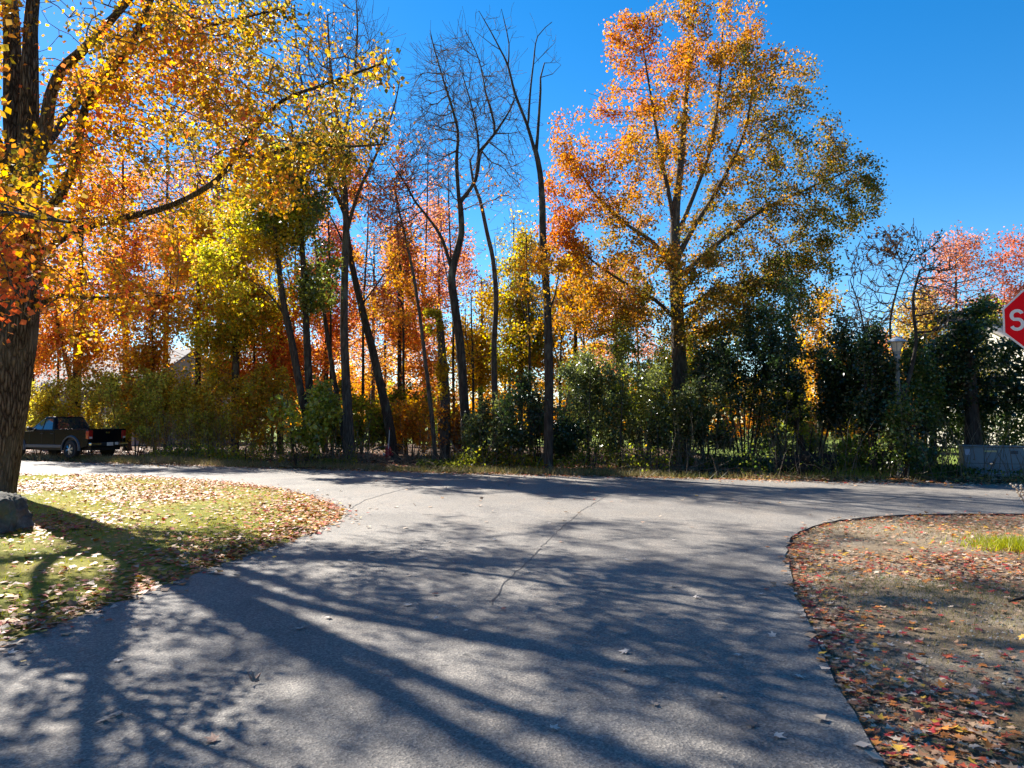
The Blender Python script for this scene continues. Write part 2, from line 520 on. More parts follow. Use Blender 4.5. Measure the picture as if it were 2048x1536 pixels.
def leaf_mesh(name, pos, size, cols, r, shape=SH4, flat=0.0, droop=0.35):
    """leaf faces at pos; flat=1 lies on the ground"""
    n = len(pos)
    a = rand_dirs(r, n)                                   # blade direction
    a[:, 2] = a[:, 2] * (1 - flat) - droop * (1 - flat)
    if flat > 0: a[:, 2] = a[:, 2] * .4 + r.normal(0, .12, n) * flat
    a /= np.linalg.norm(a, axis=1)[:, None]
    up = rand_dirs(r, n) * (1 - flat) + np.array([0, 0, 1.0]) * (0.55 + flat)
    if flat > 0: up += r.normal(0, .22, (n, 3)) * flat
    s = np.cross(a, up); s /= np.linalg.norm(s, axis=1)[:, None] + 1e-9
    w = np.cross(s, a)
    T, Fs = shape
    curl = r.uniform(-1.0, 1.9, n) if flat > 0 else np.ones(n)
    V = (pos[:, None, :] + size[:, None, None] * (s[:, None, :] * T[None, :, 0, None] + a[:, None, :] * (T[None, :, 1, None] - .4)
         + w[:, None, :] * (T[None, :, 2, None] * curl[:, None, None])))
    k = len(T)
    Fc = (np.arange(n)[:, None, None] * k + Fs[None]).reshape(-1, Fs.shape[1])
    return mesh_np(name, V.reshape(-1, 3), Fc, False, np.repeat(cols, k, axis=0))

def pal(stops, t):
    t = np.clip(t, 0, 1) * (len(stops) - 1); C = np.array(stops)
    i = np.minimum(t.astype(int), len(stops) - 2); f = (t - i)[:, None]
    return C[i] * (1 - f) + C[i + 1] * f

OLIVE = (0.165, 0.17, 0.03); YELLOW = (0.60, 0.42, 0.05); GOLD = (0.60, 0.32, 0.05); ORANGE = (0.64, 0.27, 0.07)
RED = (0.58, 0.14, 0.07); PINK = (0.54, 0.22, 0.15); GREEN = (0.078, 0.125, 0.026); DARK = (0.034, 0.058, 0.019); LIME = (0.30, 0.33, 0.04)
RUST = (0.36, 0.12, 0.03); BROWN = (0.16, 0.075, 0.03)

# ------------------------------------------------------------------ trees
def densify(P, R, step):
    P = np.array(P, float); Q, q = [P[0]], [R[0]]
    # Catmull-Rom through the points
    for i in range(len(P) - 1):
        p0, p1, p2, p3 = P[max(i - 1, 0)], P[i], P[i + 1], P[min(i + 2, len(P) - 1)]
        k = max(1, int(np.linalg.norm(p2 - p1) / step))
        for j in range(1, k + 1):
            t = j / k
            Q.append(.5 * ((2 * p1) + (p2 - p0) * t + (2 * p0 - 5 * p1 + 4 * p2 - p3) * t ** 2 + (3 * p1 - p0 - 3 * p2 + p3) * t ** 3))
            q.append(R[i] + (R[i + 1] - R[i]) * t)
    return np.array(Q), np.array(q)

class Skel:
    def __init__(s): s.P, s.par, s.r, s.part, s.grow = [], [], [], [], []
    def stem(s, pts, r0, r1, step, part, grow_from=0.0, attach=True):
        R = np.linspace(r0, r1, len(pts))
        Q, q = densify(pts, R, step)
        par = -1; st = 0
        if s.P and attach:
            d = np.linalg.norm(np.array(s.P) - Q[0], axis=1); par = int(d.argmin()); st = 0 if d[par] > .05 else 1
        L = len(Q)
        for i in range(st, L):
            s.P.append(Q[i]); s.par.append(par); s.r.append(q[i]); s.part.append(part); s.grow.append(i / L >= grow_from)
            par = len(s.P) - 1
    def colonize(s, A, step, infl, kill, up, r, maxit=160, maxn=7000, jit=.17):
        P = [np.array(p) for p in s.P]; A = np.array(A)
        g = np.array(s.grow); P0 = np.array(P)
        idx = np.where(g)[0]
        nd = np.full(len(A), 1e9); ni = np.zeros(len(A), int)
        for c in range(0, len(idx), 200):
            D = np.linalg.norm(A[:, None] - P0[idx[c:c + 200]][None], axis=2)
            j = D.argmin(1); d = D[np.arange(len(A)), j]; b = d < nd
            nd[b] = d[b]; ni[b] = idx[c:c + 200][j[b]]
        nch = {}
        for it in range(maxit):
            act = nd < infl
            if not act.any() or len(P) > maxn: break
            u, inv = np.unique(ni[act], return_inverse=True)
            Pu = np.array([P[i] for i in u])
            dv = A[act] - Pu[inv]; dv /= np.linalg.norm(dv, axis=1)[:, None] + 1e-9
            acc = np.zeros((len(u), 3)); np.add.at(acc, inv, dv)
            acc /= np.linalg.norm(acc, axis=1)[:, None] + 1e-9
            acc += r.normal(0, jit, acc.shape); acc[:, 2] += up
            acc /= np.linalg.norm(acc, axis=1)[:, None] + 1e-9
            new, base = [], len(P)
            sat = []
            for k, i in enumerate(u):
                c = nch.get(i, 0)
                if c >= 3: sat.append(i); continue
                nch[i] = c + 1
                p = P[i] + acc[k] * step
                new.append(p); P.append(p); s.P.append(p); s.par.append(int(i)); s.r.append(0.0); s.part.append(-1); s.grow.append(True)
            keep = np.ones(len(A), bool)
            if sat: keep &= ~np.isin(ni, sat)
            if new:
                new = np.array(new)
                D = np.linalg.norm(A[:, None] - new[None], axis=2)
                j = D.argmin(1); d = D[np.arange(len(A)), j]; b = d < nd
                nd[b] = d[b]; ni[b] = base + j[b]
            keep &= nd > kill
            A, nd, ni = A[keep], nd[keep], ni[keep]
            if not len(A): break
    def twigs(s, r, per, seg, nseg, rmax, up=.25, spread=.8, frac=1.0):
        P = np.array(s.P); n0 = len(P)
        rad = s.radii(0.006)
        par = np.array(s.par)
        c = np.where((rad < rmax) & (np.array(s.part) < 0))[0]
        c = c[r.random(len(c)) < frac]
        for i in c:
            d = P[i] - P[par[i]]; d /= np.linalg.norm(d) + 1e-9
            for _ in range(r.poisson(per)):
                v = d + r.normal(0, spread, 3); v /= np.linalg.norm(v)
                p, q = P[i], int(i); L = seg * r.uniform(.6, 1.3)
                for k in range(nseg):
                    v = v + r.normal(0, .18, 3); v[2] += up; v /= np.linalg.norm(v)
                    p = p + v * L
                    s.P.append(p); s.par.append(q); s.r.append(0.0); s.part.append(-2); s.grow.append(False); q = len(s.P) - 1
    def radii(s, tip, e=2.35):
        n = len(s.P); acc = np.zeros(n); par = s.par; out = np.zeros(n); sp = s.r
        te = tip ** e
        for i in range(n - 1, -1, -1):
            a = acc[i] if acc[i] > 0 else te
            out[i] = a ** (1 / e)
            if sp[i] > 0: out[i] = sp[i]
            if par[i] >= 0: acc[par[i]] += a
        P = np.array(par)
        for i in range(n):                      # a side branch is thinner than what carries it
            if par[i] >= 0 and sp[i] == 0: out[i] = min(out[i], out[par[i]] * (.72 if sp[par[i]] > 0 else 1.0))
        return out

def limb_mesh(name, P, par, rad, sel, k, org, bark=0.0, main=None):
    """open tubes for the edges ending in sel"""
    i = sel; p = par[i]
    d = P[i] - P[p]; d /= np.linalg.norm(d, axis=1)[:, None] + 1e-9
    nd = np.zeros_like(P); nd[i] = d
    nd_all = main['dir']
    ismain = main['main'][p] == i
    ds = np.where(ismain[:, None], nd_all[p], d)
    rs = np.where(ismain, rad[p], np.minimum(rad[p], rad[i] * 1.25)); re = rad[i]
    de = nd_all[i]
    def ring(C, D, Rr):
        ref = np.tile(np.array([.8, .6, 0.0]), (len(D), 1))
        bad = np.abs((D * ref).sum(1)) > .96; ref[bad] = (0, 0, 1)
        u = np.cross(D, ref); u /= np.linalg.norm(u, axis=1)[:, None] + 1e-9
        w = np.cross(D, u)
        a = np.arange(k) * 2 * math.pi / k
        dirv = u[:, None] * np.cos(a)[None, :, None] + w[:, None] * np.sin(a)[None, :, None]
        rr = np.repeat(Rr[:, None], k, 1)
        if bark > 0:
            q = C[:, None] + dirv * Rr[:, None, None]
            q2 = q.reshape(-1, 3) * np.array([1, 1, .22])
            rr = rr * (1 + bark * (noise3(q2, .16).reshape(-1, k) * .8 + noise3(q2, .45).reshape(-1, k)))
        return C[:, None] + dirv * rr[:, :, None]
    V = np.concatenate([ring(P[p], ds, rs), ring(P[i], de, re)], axis=1).reshape(-1, 3) - org
    a = np.arange(k); b = (a + 1) % k
    q = np.stack([a, b, b + k, a + k], 1)
    Fc = (np.arange(len(i))[:, None, None] * 2 * k + q[None]).reshape(-1, 4)
    return mesh_np(name, V, Fc, True)

TRIS = {'leaves': 0, 'edges': 0}
def blob(r, n, c, rad, shell=.35):
    """points in an ellipsoid, gathered in loose clumps"""
    c, rad = np.array(c, float), np.array(rad, float)
    p = rand_dirs(r, n * 3) * (r.random(n * 3) ** (1 / (3 + 2 * shell)))[:, None]
    keep = noise3(p * rad + c, 1.3) > r.normal(-.35, .4, n * 3)
    return (p[keep] * rad + c)[:n]

def finish_tree(name, label, cat, group, sk, org, r, barkmat, twigmat, tip, leaves=None, bark=.05, kmain=12, dead_thin=0.0, parts=None):
    P = np.array(sk.P); par = np.array(sk.par); part = np.array(sk.part)
    rad = sk.radii(tip)
    n = len(P)
    d = np.zeros((n, 3)); ok = par >= 0
    d[ok] = P[ok] - P[par[ok]]
    d /= np.linalg.norm(d, axis=1)[:, None] + 1e-9
    main = np.full(n, -1); best = np.zeros(n)
    for i in range(n):
        if ok[i]:
            w = rad[i] + (10 if (part[i] >= 0 and part[i] == part[par[i]]) else 0)
            if w > best[par[i]]: best[par[i]] = w; main[par[i]] = i
    md = d.copy()
    has = main >= 0
    md[has] = d[has] + d[main[has]]
    md /= np.linalg.norm(md, axis=1)[:, None] + 1e-9
    M = {'dir': md, 'main': main}
    o = root(name, org, label, cat, group)
    seen = False
    for s_ in sorted(set(part[part >= 0])):
        sel = np.where(ok & (part == s_))[0]
        nm = 'trunk' if s_ == 0 else 'limb'
        if parts: nm = parts.get(s_, nm)
        if len(sel): link(nm, limb_mesh(nm, P, par, rad, sel, kmain if s_ == 0 else max(8, kmain * 2 // 3), org, bark if s_ == 0 else bark * .7, M), barkmat, o)
    sel = np.where(ok & (part < 0) & (rad > .03))[0]
    sel2 = np.where(ok & (part < 0) & (rad <= .03))[0]
    if len(sel): link('branches', limb_mesh('branches', P, par, rad, sel, 6, org, 0, M), barkmat, o)['kind'] = 'stuff'
    if len(sel2): link('twigs', limb_mesh('twigs', P, par, rad, sel2, 3, org, 0, M), twigmat, o)['kind'] = 'stuff'
    TRIS['edges'] += len(sel) * 12 + len(sel2) * 6
    if leaves:
        L = leaves
        c = np.where(ok & (part < 0) & (rad < L.get('rmax', .035)))[0]
        cl = noise3(P[c], L.get('clump', 1.1)) * L.get('clumpy', .9) + r.normal(0, .25, len(c))
        if 'density' in L: cl = cl + L['density'](P[c])
        wgt = np.clip(cl + .75, 0.0 if 'density' in L else 0.02, 2) + 1e-9
        pick = r.choice(c, size=L['n'], p=wgt / wgt.sum())
        t = r.random((L['n'], 1))
        pos = P[pick] * t + P[par[pick]] * (1 - t) + r.normal(0, L.get('spread', .13), (L['n'], 3))
        pos[:, 2] -= abs(r.normal(0, L.get('spread', .13) * .5, L['n']))
        tt = L['tone'](pos) + noise3(pos, L.get('cscale', 1.4)) * L.get('camp', .16) + r.normal(0, L.get('cjit', .1), L['n'])
        col = pal(L['pal'], tt) * r.uniform(.55, 1.35, (L['n'], 1))
        if L.get('mat', 'autumn_leaf') == 'autumn_leaf':
            du = (r.random(L['n']) < .3)[:, None] * r.uniform(.3, .9, (L['n'], 1))
            col = col * (1 - du) + np.array((0.27, .145, .055)) * du
        size = L['size'] * r.uniform(.6, 1.3, L['n'])
        if 'sizef' in L: size *= L['sizef'](pos)
        link('crown', leaf_mesh('crown', pos - org, size, np.clip(col, 0, .9), r, L.get('shape', SH4), 0, L.get('droop', .35)), L.get('mat', 'autumn_leaf'), o)['kind'] = 'stuff'
        TRIS['leaves'] += L['n'] * (4 if L.get('shape') is SH6T else 2)
    return o

def tone_const(t): return lambda p: np.full(len(p), float(t))
def tone_lin(t0, cx, gx, cz, gz): return lambda p: t0 + gx * (p[:, 0] - cx) + gz * (p[:, 2] - cz)

def px_stem(pts, Y):
    return [at(p[0], p[1], p[2] if len(p) > 2 else Y) for p in pts]

def ground_snap(pts):
    """start the stem a little below the surface it grows from"""
    p = np.array(pts[0]); p[2] = zg(p[0], p[1]) - .05; pts[0] = p
    return pts

def px_blob(r, n, px, py, hx, hy, Y, depth=None):
    c = at(px, py, Y); s = ppm(Y)
    return blob(r, n, c, (hx / s, depth if depth else (hx / s) * .95, hy / s))

def tree_px(name, label, Y, trunk, rads, blobs, leaves=None, limbs=(), seed=0, natt=1, step=.35, bare=None, bark='bark_grey', twig='twig_brown',
            cat='tree', group=None, tip=.008, kill=.55, infl=5.0, up=.12, kmain=12, barkamp=.05, grow=.45, maxn=6000, lw=None):
    r = np.random.default_rng(seed)
    sk = Skel()
    pts = ground_snap(px_stem(trunk, Y))
    base = pts[0].copy()
    # root flare
    d1 = pts[1] - pts[0]
    pts2 = [pts[0], pts[0] + d1 * min(.35 / max(np.linalg.norm(d1), .4), .5)] + pts[1:]
    Rr = [rads[0] * 1.45, rads[0]] + list(np.linspace(rads[0], rads[1], len(pts2) - 2) * 1.0)
    Q, q = densify(pts2, Rr, .3)
    par = -1
    for i in range(len(Q)):
        sk.P.append(Q[i]); sk.par.append(par); sk.r.append(q[i]); sk.part.append(0); sk.grow.append(i / len(Q) >= grow); par = i
    for j, (lp, r0, r1) in enumerate(limbs):
        sk.stem(px_stem(lp, Y), r0, r1, .3, j + 1, .25)
    if blobs:
        A = np.vstack([px_blob(r, int(b_[0] * natt), *b_[1:]) for b_ in blobs])
        sk.colonize(A, step, infl, kill, up, r, maxn=maxn)
    if bare:
        sk.twigs(r, *bare)
    return finish_tree(name, label, cat, group, sk, np.array((base[0], base[1], base[2] + .05)), r, bark, twig, tip, leaves, barkamp, kmain)

# ---- the big near maple at the left edge, whose shade falls over the street
r = np.random.default_rng(3)
sk = Skel()
tr = px_stem([(-22, 1010), (-14, 960), (0, 880), (14, 790), (30, 680), (37, 600), (40, 520), (42, 430), (45, 340)], 15.2)
tr = ground_snap(tr)
Q, q = densify(tr, [.50, .44, .42, .42, .41, .40, .38, .36, .34], .12)
par = -1
for i in range(len(Q)):
    sk.P.append(Q[i]); sk.par.append(par); sk.r.append(q[i]); sk.part.append(0); sk.grow.append(i / len(Q) > .62); par = i
Y0 = 15.2
def limb(pts, r0, r1, part, g=.2): sk.stem([at(*p) for p in pts], r0, r1, .25, part, g)
limb([(40, 345, Y0), (27, 250, 15.2), (25, 150, 15.3), (22, 40, 15.4), (12, -110, 15.6), (-10, -300, 16), (-40, -480, 16.5)], .24, .07, 1)
limb([(52, 345, Y0), (57, 250, 15.1), (60, 150, 15.0), (63, 40, 15), (78, -90, 14.8), (115, -260, 14.5), (160, -420, 14.2)], .21, .06, 2)
limb([(64, 340, Y0), (88, 275, 15.0), (100, 195, 14.9), (122, 140, 14.8), (162, 104, 14.6), (240, 20, 14.2), (340, -110, 13.6), (430, -230, 13)], .15, .04, 3)
limb([(60, 455, Y0), (112, 402, 14.9), (147, 332, 14.6), (171, 215, 14.2), (239, 120, 13.8), (300, 5, 13.4), (350, -120, 13)], .12, .03, 4)
limb([(55, 530, Y0), (120, 480, 15.0), (191, 448, 14.8), (325, 417, 14.4), (434, 359, 14.0), (506, 263, 13.6), (564, 202, 13.3), (640, 172, 13), (770, 125, 12.6)], .085, .02, 5)
limb([(478, 314, 13.8), (530, 312, 13.6), (600, 290, 13.4), (700, 293, 13.1), (770, 288, 12.9)], .05, .015, 6)
limb([(284, 60, 13.5), (350, 58, 13.3), (430, 48, 13), (560, 18, 12.6)], .045, .014, 7)
limb([(68, 618, Y0), (117, 591, 14.9), (180, 596, 14.6), (249, 595, 14.2), (300, 594, 13.9), (352, 583, 13.6)], .06, .014, 8)
limb([(20, 470, Y0), (-60, 430, 13.2), (-70, 420, 10.5), (-20, 425, 8.6), (60, 432, 7.4), (140, 445, 6.9)], .09, .012, 9, .35)
limb([(30, 400, 15.2), (-140, 260, 16.0), (-300, 100, 17.0), (-480, -60, 18)], .15, .04, 10)
limb([(45, 380, 15.2), (120, 250, 17.5), (230, 120, 19.5), (330, 10, 21), (400, -120, 22.5)], .12, .03, 11)
limb([(30, 360, 15.2), (-120, 60, 12.5), (-260, -350, 10.5)], .14, .035, 12)
A = np.vstack([
    blob(r, 560, (-11.0, 15.0, 11.3), (6.0, 6.6, 5.2)),
    blob(r, 420, (-8.0, 20.0, 12.0), (4.6, 4.0, 3.6)),
    blob(r, 180, (-9.5, 23.0, 14.5), (3.2, 3.0, 2.6)),
    blob(r, 750, at(330, 260, 13.8), (3.3, 2.6, 2.4)),
    blob(r, 260, at(560, 230, 13.0), (2.0, 1.6, 1.3)),
    blob(r, 200, at(640, 190, 12.8), (1.9, 1.4, 1.1)),
    blob(r, 420, at(160, 540, 14.4), (1.7, 1.6, 1.5)),
    blob(r, 140, at(300, 600, 13.8), (1.6, 1.4, .9)),
    blob(r, 90, at(60, 440, 7.6), (.95, 1.3, .42)),
    blob(r, 50, at(20, 590, 9.5), (.6, .9, .5)),
    blob(r, 420, at(400, 60, 13.0), (2.4, 2.0, 1.6)),
    blob(r, 260, (-8.0, 9.0, 9.0), (4.6, 3.2, 3.2)),
    blob(r, 320, (-15.5, 13.0, 9.5), (3.8, 4.6, 4.0)),
])
# keep the lower middle of the view clear of this crown, as in the photograph
pxs = CX + F_PX * A[:, 0] / A[:, 1]; pys = 845 - F_PX * (A[:, 2] - CAM_H) / A[:, 1]
clear = (pxs > 250 + 0.0 * pys) & (pys > 480 + (pxs > 400) * -60) & (A[:, 1] > 1)
clear |= (pxs > 800) & (pys > -20)
clear |= (pys > -20) & (pxs > 600 + 1.9 * np.clip(pys, 0, 110)) & (pys < 330)
clear |= (A[:, 1] < 11.5) & (pys > 20) & (pxs > 170)
clear |= (pxs > -20) & (pxs < 95) & (pys < 345) & (pys > -60) & (A[:, 1] < 15.6)
clear &= A[:, 1] > 0
A = A[~clear]
sk.colonize(A, .30, 4.5, .42, .10, r, maxn=11000)
org = Q[0].copy(); org[2] += .05
def maple_sizef(p): return np.ones(len(p))
finish_tree('maple_tree', 'big near maple with a furrowed forking trunk at the left edge of the lawn', 'tree', None, sk, org, r, 'bark_near', 'twig_brown', .009,
    dict(n=66000, size=.088, pal=[(0.10, .10, .02), (0.17, .16, .03), (0.34, .25, .045), (0.52, .33, .045), GOLD, ORANGE, RED], density=lambda p: np.clip((8.5 - p[:, 2]) * .16, -.72, .25), tone=lambda p: .56 + .03 * (-(p[:, 0]) - 8) + .02 * (6 - p[:, 2]), camp=.2, cjit=.21,
         spread=.15, clumpy=1.25, clump=.8, rmax=.03), bark=.10, kmain=44)

# ---- the wood across the road: the trees one can tell apart
WOOD = 'tall trees along the far side of the road'
sparse = lambda n, palette, tone, size=.12, **k: dict(n=n, size=size, pal=palette, tone=tone, **k)

# the round-crowned maple right of the middle
cM = at(1400, 340, 30)
tree_px('maple_tree', 'tall orange and olive maple with a wide round crown right of the middle', 30.0,
    [(1366, 922), (1362, 840), (1358, 720), (1353, 600), (1350, 500), (1352, 420), (1362, 320), (1372, 200), (1378, 90)], (.36, .05),
    [(420, 1400, 330, 230, 300, 30.0), (170, 1570, 390, 150, 170, 30.0), (150, 1205, 360, 110, 190, 30), (120, 1390, 80, 130, 80, 30), (110, 1290, 110, 80, 90, 30), (260, 1340, 590, 240, 100, 29.5), (130, 1190, 600, 115, 85, 29.3), (70, 1150, 300, 60, 90, 29.6), (80, 1630, 300, 80, 100, 30), (110, 1500, 640, 130, 60, 29), (90, 1690, 380, 80, 90, 30), (120, 1520, 560, 150, 90, 29.5), (90, 1120, 420, 55, 130, 29.5), (60, 1480, 60, 50, 70, 30), (60, 1240, 75, 45, 60, 30), (60, 1590, 160, 60, 80, 30)],
    sparse(106000, [(0.075, .085, .018), (0.17, .14, .025), (0.40, .21, .035), (0.54, .21, .035), (0.57, .17, .06), PINK],
           lambda p: .33 - .05 * (p[:, 0] - cM[0]) + .030 * (p[:, 2] - cM[2]), .104, camp=.12, cjit=.15, spread=.16, clumpy=1.2, clump=.75, density=lambda p: np.clip((np.linalg.norm((p - cM) / np.array((7.0, 6.5, 7.5)), axis=1) - .62) * 1.7, -.7, .4) - 1.6 * (np.hypot(p[:, 0] - cM[0] + .95, p[:, 1] - 30) < 1.1) * (p[:, 2] < 12), rmax=.03, cscale=2.0),
    limbs=[([(1352, 640), (1310, 600), (1240, 560), (1160, 500), (1110, 430)], .09, .025), ([(1351, 560), (1335, 520), (1300, 480), (1255, 450), (1200, 400), (1150, 330)], .12, .03), ([(1352, 480), (1340, 400), (1320, 300), (1300, 180), (1285, 90)], .11, .03),
           ([(1352, 520), (1390, 450), (1440, 370), (1490, 260), (1510, 130)], .13, .03), ([(1353, 560), (1420, 500), (1510, 430), (1610, 380), (1700, 340)], .12, .03),
           ([(1354, 620), (1420, 590), (1500, 570), (1590, 560)], .08, .025), ([(1355, 470), (1420, 300), (1440, 160), (1445, 60)], .1, .03)],
    seed=21, natt=3.8, step=.33, kill=.45, up=.14, grow=.25, maxn=11000, group=WOOD, kmain=14)

tree_px('bare_tree', 'grey straight trunked tree with a bare twiggy top left of the leaning trunk', 30.0,
    [(702, 927), (697, 860), (693, 780), (688, 650), (690, 520), (692, 430), (686, 330), (672, 220), (660, 120), (655, 30)], (.21, .03),
    [(330, 675, 200, 125, 200, 30), (120, 720, 330, 100, 110, 30), (90, 610, 260, 80, 140, 30)],
    sparse(2600, [YELLOW, GOLD, ORANGE, PINK], tone_const(.5), .11, spread=.2, clumpy=1.4, density=lambda p: (11 - p[:, 2]) * .25),
    limbs=[([(690, 480), (715, 390), (752, 310), (785, 225), (800, 160)], .09, .02), ([(690, 430), (650, 330), (615, 220), (595, 110), (590, 20)], .09, .02), ([(683, 300), (705, 180), (715, 60), (712, 0)], .07, .02)],
    seed=22, natt=2, step=.3, kill=.42, up=.3, bare=(2.0, .36, 3, .022, .2, .4), group=WOOD, tip=.007)

tree_px('leaning_tree', 'dark tree leaning left over the red hydrant', 31.6,
    [(789, 919), (780, 860), (768, 800), (745, 700), (722, 610), (704, 530), (692, 450), (682, 360), (672, 270)], (.21, .08),
    [(150, 650, 330, 110, 150, 31.6), (70, 735, 520, 60, 90, 31.6), (60, 790, 600, 50, 60, 32)],
    sparse(6500, [OLIVE, YELLOW, ORANGE, PINK], tone_const(.62), .12, spread=.16, clumpy=1.2),
    limbs=[([(722, 612), (760, 560), (800, 500), (840, 470)], .04, .012), ([(700, 520), (665, 440), (625, 380)], .05, .015)],
    seed=23, group=WOOD, bark='bark_dark')

tree_px('oak_tree', 'dark forked trunk leaning left with yellow leaves above the sapling thicket', 28.6,
    [(640, 931), (622, 870), (605, 800), (583, 680), (567, 605), (556, 520), (545, 420), (535, 330)], (.18, .05),
    [(220, 520, 400, 115, 150, 28.6), (120, 500, 560, 90, 70, 28.6), (80, 430, 480, 80, 90, 29)],
    sparse(14000, [GREEN, OLIVE, LIME, YELLOW, GOLD], tone_const(.62), .13, spread=.16, clumpy=1.2, rmax=.03),
    limbs=[([(575, 640), (540, 590), (500, 560)], .05, .015)], seed=24, group=WOOD, bark='bark_dark', kill=.5)
tree_px('oak_tree', 'upright dark trunk with hanging green leaves beside the forked trunk', 29.2,
    [(634, 926), (626, 860), (619, 780), (612, 640), (606, 520), (599, 420), (590, 330), (584, 250)], (.17, .045),
    [(200, 600, 430, 80, 130, 29.2), (110, 640, 560, 60, 80, 29.2), (80, 590, 300, 70, 90, 29.2)],
    sparse(10000, [DARK, GREEN, OLIVE, LIME, YELLOW], tone_const(.42), .13, spread=.16, clumpy=1.3, mat='green_leaf'),
    seed=25, group=WOOD, bark='bark_dark', kill=.5)
tree_px('slender_tree', 'slim leaning trunk just left of the grey straight trunk', 30.6,
    [(694, 915), (684, 850), (672, 780), (656, 680), (645, 600), (633, 500), (616, 400), (604, 320)], (.12, .03),
    [(110, 620, 360, 75, 110, 30.6)], sparse(3500, [OLIVE, YELLOW, PINK], tone_const(.5), .11, clumpy=1.3), seed=26, group=WOOD, bark='bark_dark')

tree_px('bare_tree', 'bare spreading tree with a forked trunk in the middle of the wood', 28.0,
    [(932, 933), (931, 870), (928, 800), (920, 690), (908, 600), (903, 555), (912, 510), (923, 465), (920, 404)], (.19, .11),
    [(330, 905, 190, 85, 115, 28), (330, 985, 250, 65, 125, 28), (220, 850, 320, 70, 80, 28), (90, 1010, 370, 40, 60, 28), (110, 800, 420, 45, 80, 28.3)],
    sparse(700, [GOLD, ORANGE, PINK], tone_const(.5), .1, density=lambda p: (9 - p[:, 2]) * .4),
    limbs=[([(920, 404), (951, 360), (962, 300), (989, 268), (983, 225), (972, 187), (957, 117), (930, 60)], .085, .012),
           ([(918, 402), (913, 322), (916, 264), (901, 205), (887, 161), (866, 88), (860, 60)], .08, .012),
           ([(903, 540), (885, 480), (860, 440), (831, 404), (808, 363), (778, 320)], .07, .02),
           ([(951, 360), (957, 290), (945, 220), (925, 150)], .06, .018), ([(989, 268), (1020, 220), (1035, 180)], .05, .012)],
    seed=27, natt=2.2, step=.28, kill=.36, up=.12, bare=(2.2, .36, 3, .02, .10, .45), group=WOOD, tip=.0065, bark='bark_dark', grow=.85)

tree_px('bare_tree', 'tallest bare tree with two thin leafless leaders beside the round maple', 24.6,
    [(1096, 946), (1097, 880), (1098, 800), (1097, 700), (1094, 600), (1087, 500), (1084, 400), (1080, 345), (1072, 305)], (.17, .085),
    [(60, 1090, 560, 60, 90, 24.6), (60, 975, 60, 40, 40, 24.6), (50, 1085, 95, 35, 55, 24.6), (40, 1012, 60, 22, 45, 24.6), (30, 1045, 200, 30, 60, 24.6)],
    sparse(1500, [LIME, YELLOW, ORANGE], tone_const(.7), .11, clumpy=1.1, density=lambda p: np.where(p[:, 2] > 8, -9, 0)),
    limbs=[([(1072, 305), (1066, 290), (1054, 249), (1030, 187), (1016, 132), (1001, 100), (981, 62), (958, 22)], .07, .012),
           ([(1074, 305), (1075, 275), (1078, 230), (1081, 180), (1081, 155), (1089, 126)], .06, .02),
           ([(1056, 255), (1060, 190), (1067, 126), (1075, 73), (1104, 44)], .045, .01), ([(1016, 132), (1018, 88), (1008, 40), (1003, 18)], .03, .008),
           ([(1001, 100), (985, 90), (950, 62)], .02, .007), ([(1066, 130), (1090, 105), (1110, 85)], .02, .007), ([(1081, 155), (1105, 148), (1122, 130)], .016, .007),
           ([(1090, 640), (1110, 590), (1118, 540)], .04, .015)],
    seed=28, group=WOOD, bare=(1.2, .16, 3, .016, .2, .6), tip=.005, bark='bark_dark', kill=.35, step=.25)
# fine twigs at the ends of the two leaders
def twig_tree(name, label, Y, stems, seed, n, seg, blobs, tip=.008, group=None, bark='bark_grey', leaves=None, per=1.6, cat='tree'):
    r = np.random.default_rng(seed); sk = Skel(); org = None
    for j, (lp, r0, r1) in enumerate(stems):
        p = px_stem(lp, Y)
        if j == 0: p = ground_snap(p); org = p[0].copy(); org[2] += .05
        elif lp[0][1] > 900: p = ground_snap(p)
        sk.stem(p, r0, r1, .22, j, .5, attach=(j > 0 and not lp[0][1] > 900))
    A = np.vstack([px_blob(r, b_[0], *b_[1:]) for b_ in blobs])
    sk.colonize(A, .24, 3.5, .34, .12, r, maxn=5000)
    sk.twigs(r, per, seg, 3, .022, .12, .75)
    return finish_tree(name, label, cat, group, sk, org, r, bark, 'twig_brown', tip, leaves, .03, 9)

twig_tree('sumac_tree', 'leafless many stemmed tree with clubbed twigs behind the lamp post', 22.6,
    [([(1786, 958), (1782, 900), (1776, 850), (1762, 790), (1745, 710), (1735, 640)], .10, .035), ([(1806, 958), (1802, 880), (1806, 800), (1822, 740), (1832, 680), (1826, 600), (1840, 540)], .10, .03),
     ([(1806, 800), (1790, 720), (1780, 650), (1800, 560), (1830, 500)], .05, .015), ([(1762, 790), (1740, 720), (1720, 620), (1700, 560)], .045, .014)],
    31, 200, .14, [(800, 1790, 560, 110, 105, 22.6), (200, 1730, 600, 55, 80, 22.6), (200, 1870, 600, 55, 80, 22.6)], group='leafless roadside trees on the right',
    leaves=dict(n=300, size=.11, pal=[(0.06, .03, .02), BROWN, RUST], tone=tone_const(.2), spread=.05, droop=-.6, density=lambda p: (p[:, 2] - 7.0) * .8, rmax=.02), bark='bark_dark', per=2.2, tip=.009)

